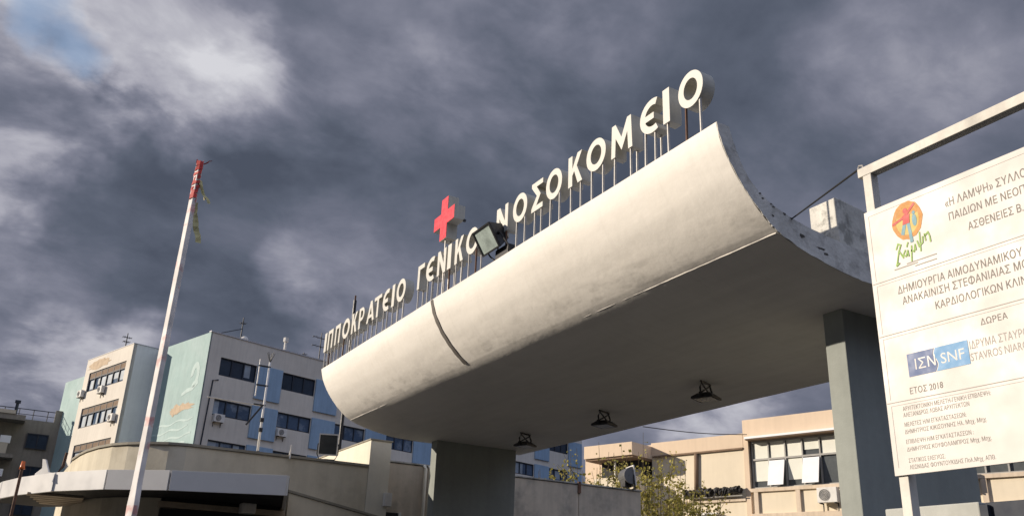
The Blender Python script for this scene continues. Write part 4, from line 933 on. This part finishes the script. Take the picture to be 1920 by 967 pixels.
# ------------------------------------------------------------------ peach wing (turned frame)
PB = (38.0, 12.0, 0.0)
ph = root('peach_wing', PB, 'sunlit peach hospital wing with a ribbon of white-blinded windows', 'building', rz=GR)
XP = 36.0
MB().box((XP + .4, -12, 0), (50, 19.14, 9.92)).build('core', 'peach', ph, PB)
q = MB(); q.box((XP, -12, 9.15), (XP + .397, 19.14, 9.95)); q.box((XP, 18.9, 0), (XP + .397, 19.14, 9.147)); q.build('upper_wall', 'peach', ph, PB)
MB().box((XP - .35, -12, 9.0), (XP + .39, 18.9, 9.10)).build('window_canopy', 'sash', ph, PB, bevel=.01)
MB().box((XP - .30, -12, 8.955), (XP + .39, 18.88, 8.997)).build('canopy_shadow_strip', 'brown', ph, PB)  # solid brown strip painting the shade under the window canopy
MB().box((XP - .02, -12, 6.66), (XP + .397, 18.897, 6.82)).build('sill_band', 'peach_trim', ph, PB, bevel=.01)
MB().box((XP + .10, -12, 5.72), (XP + .397, 18.897, 6.657)).build('spandrel', 'peach_pale', ph, PB)
MB().box((XP - .04, -12, 5.45), (XP + .397, 18.897, 5.717)).build('floor_band', 'peach_trim', ph, PB, bevel=.01)
MB().box((XP + .10, -12, 0), (XP + .397, 18.897, 5.447)).build('lower_wall', 'peach_pale', ph, PB)
for y in [18.65, 16.68, 14.5, 12.3, 10.9, 9.3, 7.3, 5.3, 3.3]: MB().box((XP - .01, y - .10, 5.72), (XP + .098, y + .10, 6.657)).build('pilaster', 'peach_trim', ph, PB)
wy = 18.80; k = 0; pit = 0.80
rw = random.Random(4)
while wy > 1.0:
    y1_, y0_ = wy - .03, wy - pit + .03; k += 1
    g = MB().box((XP + .24, y0_, 6.83), (XP + .27, y1_, 8.94)).build('window', 'glass_grey', ph, PB)
    q = MB()
    q.box((XP + .14, wy - .03, 6.825), (XP + .235, wy + .03, 8.95)); q.box((XP + .14, y0_, 8.07), (XP + .235, y1_, 8.15)); q.box((XP + .14, y0_, 8.87), (XP + .235, y1_, 8.945)); q.box((XP + .14, y0_, 6.825), (XP + .235, y1_, 6.88))
    q.build('frame', 'greyframe', g, PB)
    zlow = 8.15 if k != 4 else 8.38
    MB().box((XP + .21, y0_ + .03, zlow), (XP + .236, y1_ - .03, 8.87)).build('blind', 'blind', g, PB)
    if k in (2, 4, 8, 11):                               # open white sash leaning out
        zt, zb_ = 8.02, 6.90; xo = .30
        MB().add([(XP + .10, y0_, zt), (XP + .10, y1_, zt), (XP + .10 - xo, y1_, zb_), (XP + .10 - xo, y0_, zb_), (XP + .135, y0_, zt), (XP + .135, y1_, zt), (XP + .135 - xo, y1_, zb_), (XP + .135 - xo, y0_, zb_)], [(0,1,2,3),(7,6,5,4),(0,4,5,1),(1,5,6,2),(2,6,7,3),(3,7,4,0)]).build('open_sash', 'sash', g, PB)
    elif k != 5:
        MB().box((XP + .21, y0_ + .03, 7.12 + rw.uniform(0, .12)), (XP + .236, y1_ - .03, 8.06)).build('blind', 'blind', g, PB)
    wy -= pit
# lower left part of the wing
PB2 = (38.0, 23.0, 0.0)
pl2 = root('peach_annex', PB2, 'lower peach annex with a drainpipe and rolled dark awnings', 'building', rz=GR)
MB().box((XP + .30, 19.16, 0), (46, 28.6, 9.33)).build('core', 'peach', pl2, PB2)
MB().box((XP, 19.16, 8.70), (XP + .297, 24.2, 9.35)).build('upper_wall', 'peach', pl2, PB2)
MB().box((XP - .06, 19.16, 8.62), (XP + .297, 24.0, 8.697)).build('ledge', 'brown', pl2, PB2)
MB().box((XP + .06, 19.16, 0), (XP + .297, 24.2, 8.617)).build('wall', 'peach_pale', pl2, PB2)
MB().tube([(XP - .02, 21.62, 8.6), (XP - .02, 21.70, 6.6)], .10, 10).build('drainpipe', 'brown', pl2, PB2, smooth=True)
MB().box((XP - .04, 19.16, 6.30), (XP + .05, 24.2, 6.42)).build('sill', 'peach_trim', pl2, PB2)
# projecting balcony box on the left
MB().box((34.3, 24.16, 8.55), (XP + .29, 27.12, 9.18)).build('balcony_front', 'peach', pl2, PB2, bevel=.01)
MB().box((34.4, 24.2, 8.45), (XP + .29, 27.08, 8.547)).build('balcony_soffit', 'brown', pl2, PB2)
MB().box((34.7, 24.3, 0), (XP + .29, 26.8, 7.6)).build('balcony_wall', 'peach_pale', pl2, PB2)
MB().box((35.3, 24.35, 7.603), (XP + .29, 26.75, 8.447)).build('balcony_recess', 'dark', pl2, PB2)  # near-black block stands for the shade inside the balcony
MB().tube([(34.75, 25.5, 7.6), (34.75, 25.5, 8.45)], .05, 8).build('balcony_post', 'whitemetal', pl2, PB2)
# rolled awnings
for y0, y1_, lab in ((20.75, 22.2, 'dark rolled awning under the drainpipe on the peach annex'), (19.25, 20.55, 'dark rolled awning next to the peach wing\'s first window')):
    b3 = (XP - .2, (y0+y1_)/2, 6.5); r = root('rolled_awning', b3, lab, 'awning', 'rolled awnings on the annex', rz=GR)
    q = MB(); n = 26
    for i in range(n):
        a, b = y0 + (y1_-y0)*i/n, y0 + (y1_-y0)*(i+1)/n; rr2 = .17 + rw.uniform(-.05, .05)
        dz = rw.uniform(-.05, .05); q.tube([(XP - .22, a, 6.74 + dz), (XP - .22, (a+b)/2, 6.75 + dz), (XP - .22, b - .004, 6.73 - dz)], rr2, 9)
    q.build('rolled_cloth', 'black', r, b3); MB().tube([(XP - .22, y0 - .05, 6.52), (XP - .22, y1_ + .05, 6.52)], .03, 6).build('bar', 'greyframe', r, b3)
PG = 'air conditioners on the peach building'
ac((XP, 15.25, 6.02), -PI/2, GR, 'air conditioner beside the sunlit edge of the right pillar', PG, 1.0)
ac((XP, 10.05, 6.28), -PI/2, GR, 'air conditioner below the lower edge of the sign board', PG, 1.05)
ac((XP, 20.9, 5.2), -PI/2, GR, 'air conditioner low on the annex wall below the rolled awnings', PG, 1.0)

# overhead wire
a, b = Vector((18.2, 22.6, 7.35)), EYE + pix_dir(1400, 814) * 36
pts = [a.lerp(b, i/16) - Vector((0, 0, .08*math.sin(PI*i/16))) for i in range(17)]
w3 = MB().tube(pts, .016, 5).build('overhead_wire', 'cable'); tag(w3, 'thin overhead wire running to the peach wing roof', 'wire')

# ------------------------------------------------------------------ shrubby young trees behind the concrete wall
def young_tree(base, stems, name_label, leafn, seed, spread, hmin, hmax, lsz=.085):
    rr = random.Random(seed); b = Vector(base); r = root('young_tree', b, name_label, 'tree', 'young trees behind the wall')
    tr, lf = MB(), MB()
    twigs = []
    for s_ in range(stems):
        a = rr.uniform(0, 2*PI); rad = rr.uniform(.2, 1)**.7*spread; h = rr.uniform(hmin, hmax)*(1.0 - .28*(rad/spread)**2)
        p0 = b + Vector((rr.uniform(-.1, .1), rr.uniform(-.1, .1), 0)); top = b + Vector((math.cos(a)*rad, math.sin(a)*rad, h))
        mid = p0.lerp(top, .45) + Vector((math.cos(a)*rad*.22, math.sin(a)*rad*.22, 0)); n = 7; pts = []
        for i in range(n + 1):
            t = i/n; pts.append(p0*(1-t)**2 + mid*2*t*(1-t) + top*t*t + Vector((rr.uniform(-.05, .05), rr.uniform(-.05, .05), 0))*t)
        tr.tube(pts, .028, 5, .006); twigs.append(pts[2:])
        for k in range(rr.randint(5, 9)):
            i = rr.randint(2, n - 1); s0 = pts[i]; dr = Vector((rr.gauss(0, 1), rr.gauss(0, 1), rr.uniform(.5, 1.8))).normalized(); L = rr.uniform(.4, 1.2)
            e_ = s0 + dr*L; m_ = s0.lerp(e_, .5) + Vector((0, 0, -.08)); tr.tube([s0, m_, e_], .012, 4, .004); twigs.append([s0, m_, e_])
    wts = [len(t) for t in twigs]
    for i in range(leafn):
        t = rr.choices(twigs, wts)[0]; k = rr.randint(0, len(t) - 2); p = t[k].lerp(t[k+1], rr.random()) + Vector((rr.gauss(0, .07), rr.gauss(0, .07), rr.gauss(0, .06)))
        u = Vector((rr.gauss(0, 1), rr.gauss(0, 1), rr.gauss(0, .8))).normalized(); w = u.orthogonal().normalized(); w = Matrix.Rotation(rr.uniform(0, 6.28), 3, u) @ w
        L = lsz*rr.uniform(.6, 1.35); W_ = L*.42; x = u.cross(w)*L*.12
        lf.add([p, p + u*L*.5 + w*W_ + x, p + u*L, p + u*L*.5 - w*W_ + x], [(0, 1, 2), (0, 2, 3)])
    tr.build('trunk', 'bark', r, b); lf.build('crown', 'leaf', r, b)
def gxy(px, Y, z=0):
    d_ = pix_dir(px, 880); t = Y/d_.y; return ((EYE + d_*t).x, Y, z)
young_tree(gxy(1225, 25.5, 0), 54, 'taller young tree with sparse yellow green leaves against the peach annex', 9500, 21, 2.7, 5.6, 8.5, .125)
young_tree(gxy(1290, 26.5, 0), 34, 'thin spreading young tree right of the silver floodlight', 5200, 22, 2.8, 4.8, 7.6, .11)
young_tree(gxy(1115, 24.5, 0), 46, 'bushy young tree peeping over the wall left of the silver floodlight', 7000, 23, 2.1, 5.4, 7.1, .11)
young_tree(gxy(1035, 26.0, 0), 26, 'smallest young tree just right of the shaded pillar', 3000, 24, 1.4, 5.2, 6.9, .11)

S.render.engine = 'CYCLES'
S.cycles.max_bounces = 6
